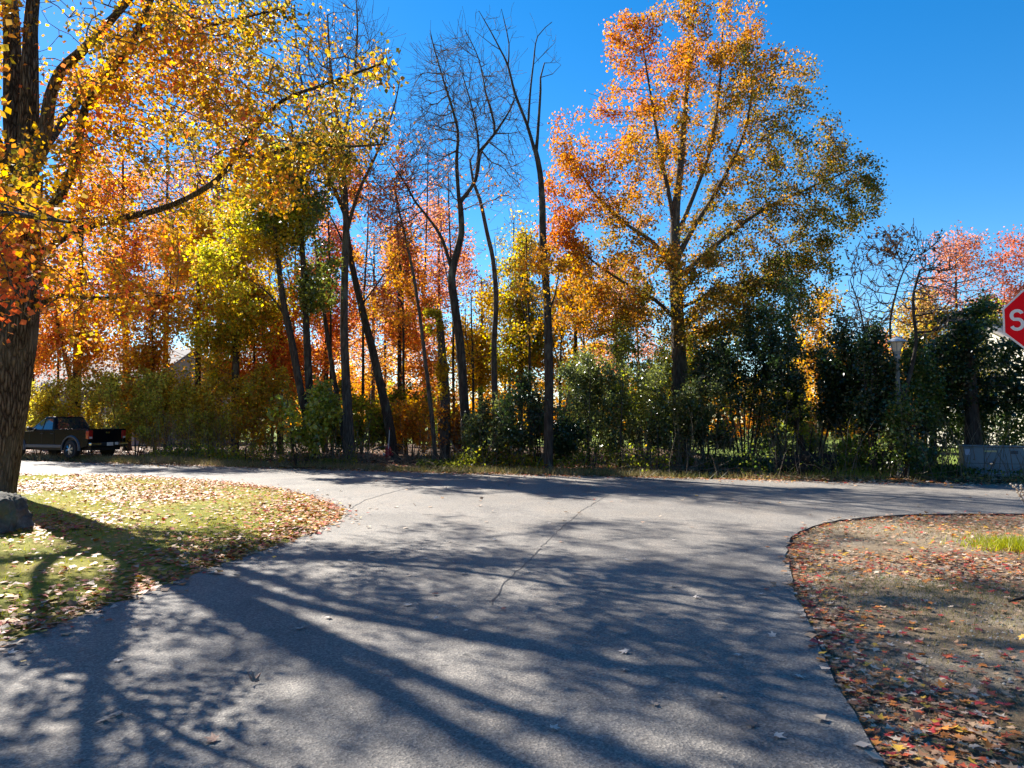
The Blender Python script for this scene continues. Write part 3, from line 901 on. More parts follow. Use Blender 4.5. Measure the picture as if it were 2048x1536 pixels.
tree_px('slender_tree', 'knobbly bare trunk standing right of the forked bare tree', 31.0,
    [(992, 915), (991, 860), (990, 800), (988, 700), (992, 600), (986, 520), (975, 470), (960, 400), (947, 365), (940, 320)], (.15, .05),
    [(110, 960, 330, 60, 90, 31)], None, seed=32, bare=(1.5, .22, 3, .018, .2, .6), group=WOOD, tip=.006)
tree_px('slender_tree', 'thin bare trunk leaning left between the hydrant and the forked bare tree', 28.6,
    [(872, 931), (867, 870), (860, 800), (848, 700), (838, 620), (825, 540), (812, 480), (800, 430), (788, 370)], (.09, .03),
    [(120, 790, 400, 65, 90, 28.6)], sparse(1500, [ORANGE, PINK, RED], tone_const(.5), .1), seed=33, bare=(1.1, .22, 3, .018, .2, .6), group=WOOD, tip=.006)
tree_px('broken_tree', 'thick snapped trunk wrapped in yellowing vine behind the thin leaning trunk', 30.2,
    [(889, 916), (890, 860), (890, 800), (885, 720), (880, 650), (876, 632)], (.21, .13),
    [(60, 878, 650, 40, 50, 30.2), (40, 884, 740, 24, 70, 30)], sparse(2600, [OLIVE, LIME, YELLOW, GOLD], tone_const(.6), .1, spread=.1), seed=34, group=WOOD, kill=.4, step=.22, grow=.3)

# ---- coloured trees deeper in the wood
def back_tree(name, label, px, py, Y, top, half, palette, tone, n, seed, tr=.16, low=.35, size=.17, group='coloured trees deeper in the wood', **kw):
    """a tree from its base, its top line and half width in the photograph"""
    r = np.random.default_rng(seed); base_y = 845 + F_PX * CAM_H / Y
    h = base_y - top; lean = r.uniform(-.08, .08) * half
    cy0 = base_y - h * (low + 1) / 2
    blobs = [(150, px, cy0, half * .8, h * (1 - low) * .42, Y), (70, px - half * .45, cy0 + h * .12, half * .5, h * .2, Y), (70, px + half * .45, cy0 + h * .08, half * .5, h * .2, Y), (60, px + lean, top + h * .16, half * .45, h * .14, Y)]
    trunk = [(px, base_y), (px + lean * .2, base_y - h * .2), (px + lean * .6, base_y - h * .45), (px + lean, base_y - h * .7), (px + lean, base_y - h * .9)]
    opts = dict(natt=1.6, step=.5, kill=.7, infl=7, up=.15, grow=.25, maxn=3000, tip=.012, kmain=8, bark='bark_dark')
    opts.update({k: v for k, v in kw.items() if k in ('bark', 'bare', 'limbs')})
    return tree_px(name, label, Y, trunk, (tr, tr * .25), blobs, sparse(int(n * 1.35), palette, tone_const(tone), size * .8, cjit=.22, spread=.28, clumpy=kw.get('clumpy', 1.2), clump=1.5, rmax=.06, cscale=2.2, camp=kw.get('camp', .12), mat=kw.get('mat', 'autumn_leaf')),
                   seed=seed, group=group, **opts)

BT = back_tree
BT('orange_maple', 'orange and red maple with a double trunk right behind the pickup truck', 150, 0, 38.0, 300, 170, [YELLOW, GOLD, ORANGE, RED], .62, 17000, 41, .22, .14,
   limbs=[([(150, 800), (128, 700), (105, 600), (90, 520)], .12, .04)])
BT('red_maple', 'deep red maple glimpsed between the near trunk and the pickup truck', 60, 0, 46.0, 420, 150, [GOLD, ORANGE, RED, PINK], .6, 9000, 42, .2, .22)
BT('golden_maple', 'golden yellow maple glowing above the hedge beside the grey roof', 395, 0, 36.0, 330, 120, [LIME, YELLOW, GOLD, ORANGE], .58, 13000, 43, .16, .08)
BT('orange_maple', 'broad orange maple in front of the grey roof gable', 255, 0, 41.0, 250, 150, [YELLOW, GOLD, ORANGE, RED], .6, 13000, 44, .2, .22)
BT('red_maple', 'red and orange maple behind the forked dark trunk', 560, 0, 37.0, 420, 110, [YELLOW, GOLD, ORANGE, RED], .6, 12000, 45, .17, .08)
BT('scarlet_maple', 'scarlet leaved maple behind the straight grey trunk', 650, 0, 40.0, 400, 110, [GOLD, ORANGE, RED, PINK], .5, 11000, 46, .16, .1)
BT('golden_maple', 'yellow and olive maple at the left of the forked dark trunk', 470, 0, 33.0, 330, 110, [OLIVE, LIME, YELLOW, GOLD], .62, 12000, 47, .18, .16)
BT('orange_maple', 'pale orange maple right of the leaning trunk by the hydrant', 800, 0, 38.0, 440, 105, [YELLOW, GOLD, ORANGE, PINK], .58, 12000, 48, .15, .06)
BT('pink_maple', 'pinkish thin crowned maple behind the forked bare tree', 880, 0, 44.0, 330, 120, [ORANGE, PINK, PINK], .55, 7500, 49, .15, .3, clumpy=1.6)
BT('yellow_maple', 'bright yellow green maple just left of the tallest bare tree', 960, 0, 39.0, 520, 75, [LIME, YELLOW, YELLOW, GOLD], .5, 8000, 50, .13, .3)
BT('green_maple', 'lime and green leaved maple behind the tallest bare tree', 1040, 0, 36.0, 430, 75, [GREEN, LIME, YELLOW, GOLD], .5, 9000, 51, .13, .25)
BT('golden_maple', 'loose gold leaved tree between the tallest bare tree and the round maple', 1150, 0, 37.0, 470, 90, [LIME, GOLD, GOLD, ORANGE], .5, 8000, 52, .14, .2)
BT('pink_maple', 'washed out pink maple far behind the middle of the wood', 1240, 0, 52.0, 500, 120, [GOLD, PINK, PINK], .6, 6500, 53, .18, .25)
BT('red_maple', 'low red maple far behind the forked bare tree', 860, 0, 55.0, 620, 130, [GOLD, ORANGE, RED], .5, 7000, 54, .16, .12)
BT('orange_maple', 'low orange tree far behind the hydrant', 740, 0, 52.0, 560, 110, [YELLOW, GOLD, ORANGE], .6, 7000, 55, .16, .1)
BT('bare_tree', 'grey twiggy tree far behind the gap right of the leaning trunk', 745, 0, 46.0, 420, 80, [GOLD, PINK, BROWN], .4, 1800, 56, .14, .3, bare=(1.6, .3, 3, .03, .2, .6), bark='bark_grey')
BT('bare_tree', 'hazy twiggy tree at the far left end of the wood', 330, 0, 50.0, 180, 140, [GOLD, ORANGE, PINK], .7, 5000, 57, .18, .3, bare=(1.4, .35, 3, .03, .2, .6), bark='bark_grey')
BT('bare_tree', 'twiggy pink budded tree high behind the near limbs on the left', 440, 0, 47.0, 60, 150, [ORANGE, PINK, PINK], .7, 5500, 58, .2, .35, bare=(1.4, .35, 3, .03, .3, .6), bark='bark_grey')
BT('orange_maple', 'small golden orange tree standing right in front of the grey roof', 310, 0, 36.0, 560, 75, [YELLOW, GOLD, ORANGE, RED], .55, 7500, 65, .1, .05)
RB = 'red trees beyond the cabinet'
BT('red_maple', 'bright red maple at the right edge above the stop sign', 2050, 0, 46.0, 430, 130, [ORANGE, RED, PINK], .75, 9000, 59, .18, .3, group=RB)
BT('pink_maple', 'thin pink red maple left of the bright red one on the right', 1915, 0, 48.0, 440, 110, [ORANGE, PINK, PINK], .7, 5600, 60, .14, .4, bare=(1.6, .3, 3, .03, .25, .6), group=RB)
BT('yellow_maple', 'pale yellow brown tree behind the lamp post', 1850, 0, 40.0, 560, 90, [LIME, YELLOW, (0.4, .3, .12), RUST], .5, 7000, 61, .13, .2, group=RB)
BT('yellow_maple', 'dull gold tree behind the dark trees on the right', 1960, 0, 42.0, 590, 100, [OLIVE, LIME, YELLOW], .45, 7000, 62, .14, .15, group=RB)
BT('orange_maple', 'orange brown tree behind the right shoulder of the round maple', 1640, 0, 38.0, 560, 110, [OLIVE, GOLD, ORANGE], .5, 7000, 63, .14, .15, group=RB)
BT('pink_maple', 'pink leaved tree peeping between the lamp post and the dark trees', 1760, 0, 50.0, 640, 80, [GOLD, PINK, ORANGE], .5, 4500, 64, .12, .2, group=RB)
for i, (px_, Y_, top_, hf, pl, lb) in enumerate([
        (-30, 60, 560, 150, [GOLD, ORANGE, RED], 'low orange tree far beyond the near trunk on the left'), (470, 64, 600, 150, [YELLOW, GOLD, ORANGE], 'low gold tree far behind the hedge and the grey roof'),
        (640, 68, 640, 130, [GOLD, ORANGE, RED], 'low rusty tree far behind the straight grey trunk'), (1010, 66, 690, 120, [OLIVE, GOLD, RUST], 'low olive tree far behind the yellow green maple'),
        (1180, 70, 670, 140, [OLIVE, GOLD, ORANGE], 'low mixed tree far behind the tallest bare tree'), (1400, 66, 640, 150, [OLIVE, GOLD, ORANGE], 'low dull tree far behind the round maple'),
        (1600, 64, 660, 140, [GREEN, OLIVE, GOLD], 'low green tree far behind the dark holly'), (1800, 70, 680, 140, [OLIVE, GOLD, RUST], 'low tree far beyond the lamp post')]):
    BT('distant_tree', lb, px_, 0, Y_, top_, hf, pl, .5, 5200, 70 + i, .16, .08, .26, group='distant trees behind the wood')

# ---- shrubs, saplings and brush
def shrub(name, label, px, Y, top, half, palette, tone, n, seed, size=.085, stems=6, low=.12, mat='green_leaf', group=None, camp=.2, r0=.03, cat='shrub', clumpy=1.0, depth=None, bark='bark_dark'):
    r = np.random.default_rng(seed); sk = Skel(); base_y = 845 + F_PX * CAM_H / Y
    b0 = at(px, base_y, Y); b0[2] = zg(b0[0], b0[1])
    s = ppm(Y); h = (base_y - top) / s; w = 1.2 * half / s; dp = depth or w * .9
    for j in range(stems):
        a = r.uniform(0, 6.28); q = r.uniform(.25, .75)
        e = b0 + np.array([math.cos(a) * w * q, math.sin(a) * dp * q, h * r.uniform(.55, .85)])
        st = b0 + np.array([math.cos(a) * .18 * min(w, 1), math.sin(a) * .18 * min(w, 1), -.05])
        sk.stem([st, st * .65 + e * .35 + r.normal(0, .08, 3), e], r0 * r.uniform(.7, 1.1), r0 * .35, .25, j, .3, attach=False)
    c = b0 + np.array([0, 0, h * (1 + low) / 2])
    A = np.vstack([blob(r, 170, c, (w, dp, h * (1 - low) / 2), .6), blob(r, 60, c + np.array([w * .5, -dp * .2, -h * .15]), (w * .5, dp * .5, h * .3), .3),
                   blob(r, 60, c + np.array([-w * .5, dp * .2, -h * .12]), (w * .5, dp * .5, h * .3), .3), blob(r, 50, c + np.array([r.uniform(-.3, .3) * w, 0, h * .3]), (w * .4, dp * .4, h * .2), .3)])
    sk.colonize(A, .26, 3.0, .36, .1, r, maxn=2200)
    return finish_tree(name, label, cat, group, sk, b0, r, bark, 'twig_brown', .006,
        dict(n=int(n * 1.0), size=size * 1.22, pal=palette, tone=tone_const(tone), camp=camp, cjit=.2, spread=.15, clumpy=clumpy, clump=.8, rmax=.05, mat=mat, cscale=1.0), .02, 6, parts={j: 'stem' for j in range(stems)})

shrub('holly_tree', 'dark leafy evergreen crowding the lamp post from the left', 1752, 22.4, 660, 46, [DARK, (0.03, .055, .018), GREEN], .4, 8000, 134, .075, 5, .34, group='dark evergreen shrubs along the far verge', cat='tree', r0=.04)
shrub('holly_tree', 'dark leafy evergreen to the right of the lamp post', 1838, 23.6, 690, 44, [DARK, GREEN, OLIVE], .4, 7000, 135, .075, 5, .3, group='dark evergreen shrubs along the far verge', cat='tree', r0=.04)
shrub('privet_shrub', 'dark shrub filling the gap behind the cabinet lid', 1985, 25.6, 780, 85, [DARK, GREEN, OLIVE], .4, 9000, 136, .075, 7, .1, group='dark evergreen shrubs along the far verge')
shrub('privet_shrub', 'thin dark shrub in front of the middle of the lamp post', 1808, 21.35, 760, 34, [DARK, GREEN, OLIVE], .4, 2600, 137, .075, 5, .1, group='dark evergreen shrubs along the far verge', depth=.3)
HG = 'yellow green shrubs behind the pickup truck'
AU = [(0.22, .23, .04), (0.38, .37, .07), (0.52, .47, .09), YELLOW]
shrub('hedge_shrub', 'yellow green shrub behind the bonnet of the pickup truck', 75, 36.5, 752, 75, AU, .62, 9000, 101, .1, group=HG, mat='autumn_leaf')
shrub('hedge_shrub', 'yellow green shrub behind the cab of the pickup truck', 175, 37.0, 742, 75, AU, .58, 9000, 102, .1, group=HG, mat='autumn_leaf')
shrub('hedge_shrub', 'leafy shrub rising behind the tailgate of the pickup truck', 270, 35.0, 738, 80, AU, .55, 9500, 103, .1, group=HG, mat='autumn_leaf')
shrub('hedge_shrub', 'olive shrub to the right of the pickup truck tailgate', 350, 34.0, 735, 78, AU, .5, 9500, 104, .1, group=HG, mat='autumn_leaf')
shrub('hedge_shrub', 'rounded shrub with yellow tips midway between the truck and the forked trunk', 440, 33.5, 750, 75, AU, .55, 9500, 105, .1, group=HG, mat='autumn_leaf')
shrub('hedge_shrub', 'green and rust shrub just left of the forked dark trunk', 530, 32.5, 730, 70, [(0.22, .23, .04), (0.4, .38, .07), YELLOW, ORANGE], .45, 9000, 106, .1, group=HG, mat='autumn_leaf')
SP = 'leafy saplings among the trunks'
shrub('sapling', 'broad leaved green sapling in front of the forked dark trunk', 600, 27.6, 730, 62, [GREEN, OLIVE, LIME, LIME], .5, 5200, 107, .13, 4, .18, group=SP, cat='sapling', clumpy=1.5)
shrub('sapling', 'light green sapling between the grey trunk and the leaning trunk', 728, 32.5, 800, 50, [OLIVE, LIME, YELLOW], .55, 4600, 108, .11, 4, .15, group=SP, cat='sapling', mat='autumn_leaf')
shrub('sapling', 'orange sapling with flat layers of leaves right of the hydrant', 826, 33.0, 790, 48, [YELLOW, GOLD, ORANGE], .6, 3000, 109, .11, 4, .2, group=SP, cat='sapling', mat='autumn_leaf')
shrub('sapling', 'yellow green sapling behind the orange one by the hydrant', 820, 35.5, 775, 55, [OLIVE, LIME, YELLOW], .5, 4600, 110, .11, 4, .15, group=SP, cat='sapling', mat='autumn_leaf')
shrub('sapling', 'brownish sapling at the foot of the forked bare tree', 905, 30.5, 780, 40, [OLIVE, RUST, GOLD], .4, 3600, 111, .1, 4, .15, group=SP, cat='sapling', mat='autumn_leaf')
shrub('sapling', 'pale leaved sapling between the grey trunk and the slim trunk', 665, 33.0, 770, 45, [OLIVE, LIME, YELLOW], .45, 4200, 112, .11, 4, .15, group=SP, cat='sapling', mat='autumn_leaf')
PR = 'dark evergreen shrubs along the far verge'
DG = [(0.04, .062, .022), (0.08, .105, .035), (0.13, .15, .05), (0.2, .21, .06), LIME]
shrub('privet_shrub', 'dark shrub right of the forked bare tree', 985, 26.6, 775, 62, DG, .45, 9000, 121, .075, 9, .14, group=PR)
shrub('privet_shrub', 'dense near black shrub in front of the tallest bare tree', 1085, 25.6, 748, 75, [DARK, DARK, GREEN], .3, 12000, 122, .075, 9, .2, group=PR)
shrub('privet_shrub', 'glossy speckled shrub right of the tallest bare tree', 1180, 26.2, 715, 72, DG, .5, 12000, 123, .075, 9, .16, group=PR)
shrub('privet_shrub', 'tall green shrub with a lime top left of the round maple trunk', 1225, 29.5, 655, 85, [OLIVE, (0.2, .22, .04), LIME], .5, 12000, 124, .08, 8, .2, group=PR)
shrub('privet_shrub', 'grey green speckled shrub close to the round maple trunk', 1290, 26.4, 715, 65, DG, .6, 10500, 125, .075, 9, .16, group=PR)
shrub('privet_shrub', 'tall leafy shrub behind the round maple trunk', 1370, 32.0, 645, 90, [GREEN, OLIVE, LIME, GOLD], .4, 11000, 126, .085, 8, .2, group=PR)
shrub('privet_shrub', 'low dark shrub in front of the round maple trunk', 1420, 26.0, 740, 65, DG, .35, 9500, 127, .075, 9, .22, group=PR)
shrub('holly_tree', 'broad dark evergreen under the right side of the round maple', 1490, 27.0, 655, 95, [DARK, DARK, GREEN], .35, 14000, 128, .08, 7, .3, group=PR, cat='tree', r0=.05)
shrub('holly_tree', 'dark rounded evergreen left of the leafless roadside tree', 1625, 25.2, 600, 105, [DARK, (0.026, .05, .016), GREEN], .38, 17000, 129, .08, 7, .3, group=PR, cat='tree', r0=.05)
shrub('holly_tree', 'dark evergreen filling the space left of the lamp post', 1715, 24.6, 665, 62, [DARK, DARK, GREEN], .35, 10500, 130, .08, 6, .32, group=PR, cat='tree', r0=.045)
shrub('privet_shrub', 'thin olive shrub under the dark rounded evergreen', 1570, 26.5, 800, 70, [GREEN, OLIVE, LIME], .4, 5200, 131, .075, 9, .05, group=PR)
shrub('privet_shrub', 'bright green weedy bush left of the lamp post foot', 1725, 23.4, 885, 45, [(0.10, .17, .02), (0.2, .28, .03), LIME], .5, 5200, 132, .075, 9, 0.0, mat='autumn_leaf')
shrub('privet_shrub', 'low dark bush between the lamp post and the small tree', 1838, 22.6, 895, 42, [DARK, GREEN, OLIVE], .45, 4200, 133, .07, 8, 0.0)
RD = 'dark broadleaved trees by the cabinet'
tree_px('dark_tree', 'thick trunked dark green tree right behind the utility cabinet', 24.2, [(1945, 946), (1945, 890), (1944, 820), (1940, 740), (1936, 680), (1932, 630)], (.26, .07),
    [(240, 1950, 720, 95, 110, 24.2), (160, 2040, 740, 80, 120, 24), (90, 1890, 690, 50, 80, 24.2), (100, 2000, 640, 70, 60, 24.4), (110, 2130, 720, 90, 130, 24)],
    sparse(19000, [DARK, (0.028, .052, .016), GREEN, OLIVE], tone_const(.35), .11, mat='green_leaf', clumpy=1.2), seed=141, group=RD, bark='bark_dark', natt=1.6, kill=.42, step=.28, grow=.4)
tree_px('dark_tree', 'small dark tree with a low slanting branch left of the cabinet', 25.6, [(1866, 944), (1866, 880), (1869, 820), (1872, 760), (1870, 700)], (.12, .04),
    [(170, 1868, 750, 60, 80, 25.6), (70, 1850, 830, 45, 40, 25.4)],
    sparse(9000, [DARK, GREEN, OLIVE], tone_const(.42), .1, mat='green_leaf'), limbs=[([(1867, 925), (1885, 895), (1905, 872)], .05, .02)], seed=142, group=RD, bark='bark_dark', kill=.42, step=.28, grow=.4)

# slim trees deeper in the wood
SL = 'slim twiggy trees deep in the wood'
for i, (px_, Y_, top_, ln, hf, pl, nl, lb) in enumerate([
        (505, 36, 380, 14, 60, [YELLOW, GOLD, ORANGE], 900, 'slim trunk left of the forked dark trunk, rising through yellow leaves'), (545, 39, 330, -12, 60, [GOLD, ORANGE, PINK], 900, 'slim dark trunk just left of the forked dark trunk'),
        (585, 41, 300, 10, 55, [ORANGE, PINK, RED], 700, 'slim twiggy tree showing between the two forked dark trunks'), (664, 37, 260, -10, 60, [ORANGE, PINK, RED], 700, 'slim twiggy tree between the slim leaning trunk and the grey trunk'),
        (722, 36, 330, 16, 55, [GOLD, PINK, BROWN], 400, 'slim bare tree right of the straight grey trunk'), (765, 42, 380, 20, 60, [ORANGE, PINK, BROWN], 500, 'slim twiggy tree above the hydrant, behind the leaning trunk'),
        (812, 36, 330, -20, 60, [ORANGE, PINK, RED], 500, 'slim bare tree left of the thin leaning trunk'), (846, 40, 260, 10, 65, [PINK, BROWN, RED], 500, 'slim twiggy tree right of the thin leaning trunk'),
        (910, 37, 300, -14, 55, [GOLD, PINK, BROWN], 400, 'slim bare tree right behind the forked bare tree'), (948, 35, 560, -6, 35, [LIME, YELLOW, GOLD], 500, 'short slim tree between the forked bare tree and the knobbly trunk'),
        (1016, 38, 400, 12, 55, [LIME, YELLOW, GOLD], 800, 'slim tree right of the knobbly bare trunk'), (1062, 33, 430, -10, 45, [LIME, YELLOW, ORANGE], 700, 'slim tree close on the left of the tallest bare tree'),
        (1118, 32, 560, 8, 40, [LIME, GOLD, ORANGE], 500, 'short slim tree close on the right of the tallest bare tree'), (1172, 40, 480, -12, 55, [GOLD, ORANGE, PINK], 700, 'slim twiggy tree left of the lime topped shrub'),
        (1238, 42, 500, 14, 50, [GOLD, PINK, PINK], 500, 'pale slim tree under the left side of the round maple'), (1280, 37, 560, -8, 40, [GOLD, ORANGE, PINK], 500, 'slim tree close on the left of the round maple trunk'),
        (120, 40, 420, -14, 60, [GOLD, ORANGE, RED], 900, 'slim trunk behind the pickup truck cab'), (330, 38, 400, 16, 70, [YELLOW, GOLD, ORANGE], 1000, 'slim trunk in front of the grey roof')]):
    by = 845 + F_PX * CAM_H / Y_; hh = by - top_
    twig_tree('slim_tree', lb, Y_, [([(px_, by), (px_ + ln * .25, by - hh * .25), (px_ + ln * .3, by - hh * .5), (px_ + ln * .8, by - hh * .75), (px_ + ln, by - hh * .93)], .085, .02),
              ([(px_ + ln * .3, by - hh * .5), (px_ + ln * .3 - hf * .4, by - hh * .68), (px_ - hf * .5, by - hh * .85)], .035, .012)], 240 + i, 1, .3,
              [(90, px_ + ln, by - hh * .72, hf, hh * .28, Y_)], tip=.008, group=SL, bark='bark_dark', leaves=dict(n=nl, size=.12, pal=pl, tone=tone_const(.5), cjit=.25, spread=.15, clumpy=1.3), per=.8)

# thin saplings one can pick out along the far verge
SS = 'thin bare saplings along the far verge'
for i, (px_, top_, Y_, ln, lb) in enumerate([(1570, 780, 23.8, 6, 'thin straight bare sapling left of the dark brush mound'), (1590, 800, 24.0, 14, 'thin bare sapling leaning right beside the brush mound'), (1612, 830, 24.6, 22, 'short bare sapling behind the brush mound'),
        (1715, 850, 22.8, 14, 'crooked thin sapling left of the leafless many stemmed tree'), (1318, 770, 25.6, -10, 'thin sapling just left of the round maple trunk'), (1240, 760, 25.2, 6, 'dark slender sapling in the middle of the speckled shrubs'),
        (1470, 800, 25.0, -12, 'thin sapling right of the round maple trunk'), (955, 780, 27.0, 10, 'thin sapling right beside the forked bare tree'), (1020, 800, 26.4, -8, 'thin sapling in front of the dark shrub'), (590, 840, 27.5, -12, 'thin sapling at the left of the forked dark trunk foot'),
        (490, 860, 29.0, 6, 'thin bare sapling in front of the hedge shrubs'), (420, 870, 30.0, -6, 'thin bare sapling on the verge right of the truck')]):
    base_y = 845 + F_PX * CAM_H / Y_
    twig_tree('bare_sapling', lb, Y_, [([(px_, base_y), (px_ + ln * .3, base_y - (base_y - top_) * .4), (px_ + ln * .6, base_y - (base_y - top_) * .75), (px_ + ln, top_)], .03, .008)], 150 + i, 1, .12,
              [(30, px_ + ln * .7, top_ + 25, 22, 45, Y_)], group=SS, bark='bark_dark', leaves=dict(n=160, size=.08, pal=[OLIVE, LIME, GOLD], tone=tone_const(.4), spread=.06), per=.8, cat='sapling')

# tangled stems and weeds nobody could count
def scatter(poly, n, dens, r, box):
    out = []
    tot = 0
    while tot < n:
        P = np.c_[r.uniform(box[0], box[1], n * 2), r.uniform(box[2], box[3], n * 2)]
        P = P[inside(poly, P)]
        P = P[r.random(len(P)) < dens(P)]
        out.append(P); tot += len(P)
    return np.vstack(out)[:n]

def n2_(p, s): return noise3(np.c_[p, np.zeros(len(p))], s)
def stems_mesh(name, base, r, hmin, hmax, rad, lean, seg=4):
    n = len(base); h = r.uniform(hmin, hmax, n)
    d = np.c_[r.normal(0, lean, (n, 2)), np.ones(n)]; d /= np.linalg.norm(d, axis=1)[:, None]
    P = [base]
    for k in range(seg):
        d = d + np.c_[r.normal(0, .16, (n, 2)), np.zeros(n)]; d /= np.linalg.norm(d, axis=1)[:, None]
        P.append(P[-1] + d * (h / seg)[:, None])
    rr = rad * r.uniform(.5, 1.3, n)
    V = []
    for k, p in enumerate(P):
        q = rr * (1 - .75 * k / seg)
        for a in range(3):
            V.append(p + np.c_[np.cos(a * 2.094) * q, np.sin(a * 2.094) * q, q * 0])
    V = np.stack(V, 1)
    q = []
    for k in range(seg):
        for a in range(3):
            b2 = (a + 1) % 3; q.append((k * 3 + a, k * 3 + b2, k * 3 + 3 + b2, k * 3 + 3 + a))
    q = np.array(q); m_ = (seg + 1) * 3
    return mesh_np(name, V.reshape(-1, 3), (np.arange(n)[:, None, None] * m_ + q[None]).reshape(-1, 4))

r = np.random.default_rng(200)
P = scatter(wood_poly, 1700, lambda p: (abs(CX + F_PX * p[:, 0] / p[:, 1] - 775) > 30) * (p[:, 0] > -16.0) * np.clip((edge_dist(far_edge, p) - .5) / 1.5, 0, 1) * np.clip((9 - edge_dist(far_edge, p)) / 6, 0, 1) * (.25 + .75 * (noise3(np.c_[p, p[:, :1] * 0], 3) > -.2)), r, (-20, 15, 19, 42))
link('brush_stems', stems_mesh('brush_stems', np.c_[P, z_wood(P) - .02], r, .5, 2.4, .012, .28), 'twig_pale')
tag(bpy.data.objects['brush_stems'], 'tangle of thin pale stems under the roadside shrubs', 'brush', None, 'stuff')
# dead sticks lying about
n = 700
P = scatter(wood_poly, n, lambda p: np.clip((edge_dist(far_edge, p) - .8) / 1.5, 0, 1) * np.clip((9 - edge_dist(far_edge, p)) / 5, 0, 1), r, (-10, 14, 20, 42))
b3 = np.c_[P, z_wood(P) + r.uniform(0, .25, n)]
me = stems_mesh('dead_sticks', np.zeros((n, 3)), r, .4, 1.6, .014, .15)
V = np.empty(len(me.vertices) * 3, dtype=np.float32); me.vertices.foreach_get('co', V); V = V.reshape(n, -1, 3)
a = r.uniform(0, 6.28, n); t = r.uniform(-.1, .5, n)
ax = np.stack([np.cos(a) * np.cos(t), np.sin(a) * np.cos(t), np.sin(t)], 1); sx = np.stack([-np.sin(a), np.cos(a), 0 * a], 1); sz = np.cross(ax, sx)
V = V[:, :, 2:3] * ax[:, None] + V[:, :, 0:1] * sx[:, None] + V[:, :, 1:2] * sz[:, None] + b3[:, None]
me.vertices.foreach_set('co', V.astype(np.float32).ravel()); me.update()
tag(link('dead_sticks', me, 'twig_pale'), 'dead grey sticks scattered on the woodland floor', 'sticks', None, 'stuff')

# low leafy undergrowth at the feet of the shrubs
n = 20000
P = scatter(wood_poly, n, lambda p: (abs(CX + F_PX * p[:, 0] / p[:, 1] - 775) > 60) * (p[:, 0] > -15.5) * np.clip((edge_dist(far_edge, p) - .7) / 1.2, 0, 1) * np.clip((8 - edge_dist(far_edge, p)) / 5, 0, 1) * np.clip(.35 + .8 * n2_(p, 1.2), 0, 1), r, (-20, 15, 19, 40))
hgt = (.25 + .55 * np.clip(n2_(P, 1.7) + .4, 0, 1.4)) * r.random(n) ** .8
tag(link('undergrowth', leaf_mesh('undergrowth', np.c_[P, z_wood(P) + hgt], r.uniform(.05, .11, n), np.clip(pal([DARK, GREEN, OLIVE, LIME, RUST], .42 + .3 * n2_(P, 2.3) + r.normal(0, .15, n)) * r.uniform(.6, 1.3, (n, 1)), 0, .9), r), 'autumn_leaf'), 'low leafy undergrowth tangled along the far verge', 'undergrowth', None, 'stuff')

# larger fallen branches
for i, (pts, r0, lb) in enumerate([([(1420, 893, 27), (1440, 889, 27), (1460, 880, 27), (1478, 872, 27)], .035, 'curved pale dead branch hanging low right of the round maple trunk'),
        ([(1000, 925, 27.5), (1030, 905, 28), (1060, 893, 28.4)], .04, 'pale fallen branch propped in the brush by the dark shrub'), ([(900, 880, 29), (912, 900, 28.8), (935, 915, 28.4)], .035, 'crooked fallen limb at the foot of the forked bare tree'),
        ([(745, 900, 31), (765, 893, 31.4), (800, 905, 31.6), (830, 917, 31)], .045, 'dead branch lying on the mound beside the hydrant'), ([(1560, 945, 24), (1600, 950, 23.8), (1640, 957, 23.4)], .03, 'fallen stick lying in front of the brush mound')]):
    mb = MB(); mb.tube([at(*p) for p in pts], r0, r0 * .4, 6)
    p0, p1 = at(*pts[1]), at(*pts[2])
    mb.tube([p0, p0 * .5 + p1 * .5 + np.array([.1, 0, .18]), p1 + np.array([.2, -.1, .35])], r0 * .5, r0 * .2, 5)
    tag(mb.build('fallen_branch', 'twig_pale', smooth=True), lb, 'branch', 'fallen branches on the woodland floor')

# brush mound by the lamp post
def lumpy(name, c, rad, mat, label, cat, seed, amp=.22, n=26, sc=.5, flat=0.0, group=None):
    r = np.random.default_rng(seed); u = np.linspace(0, math.pi, n); v_ = np.linspace(0, 2 * math.pi, n * 2, endpoint=False)
    U, W = np.meshgrid(u, v_, indexing='ij')
    d = np.stack([np.sin(U) * np.cos(W), np.sin(U) * np.sin(W), np.cos(U)], -1).reshape(-1, 3)
    if flat: d = np.sign(d) * np.abs(d) ** (1 - flat); 
    q = d * np.array(rad); k = 1 + amp * noise3(q + seed, sc) + amp * .45 * noise3(q + seed, sc * .3) + amp * .25 * noise3(q + seed, sc * .1)
    V = q * k[:, None]; m2 = n * 2
    Fq = [(i * m2 + j, (i + 1) * m2 + j, (i + 1) * m2 + (j + 1) % m2, i * m2 + (j + 1) % m2) for i in range(n - 1) for j in range(m2)]
    o = link(name, mesh_np(name, V, np.array(Fq), True), mat, loc=tuple(c))
    return tag(o, label, cat, group)
plain('mound_soil', (0.03, 0.024, 0.018), .95, vary=.5, scale=14, spec=.1)
c = gp(1632, 952); lumpy('brush_mound', (c[0], c[1] + .3, .1), (.85, .6, .55), 'mound_soil', 'dark heap of brush and soil left of the lamp post', 'mound', 5, .3, sc=.35)

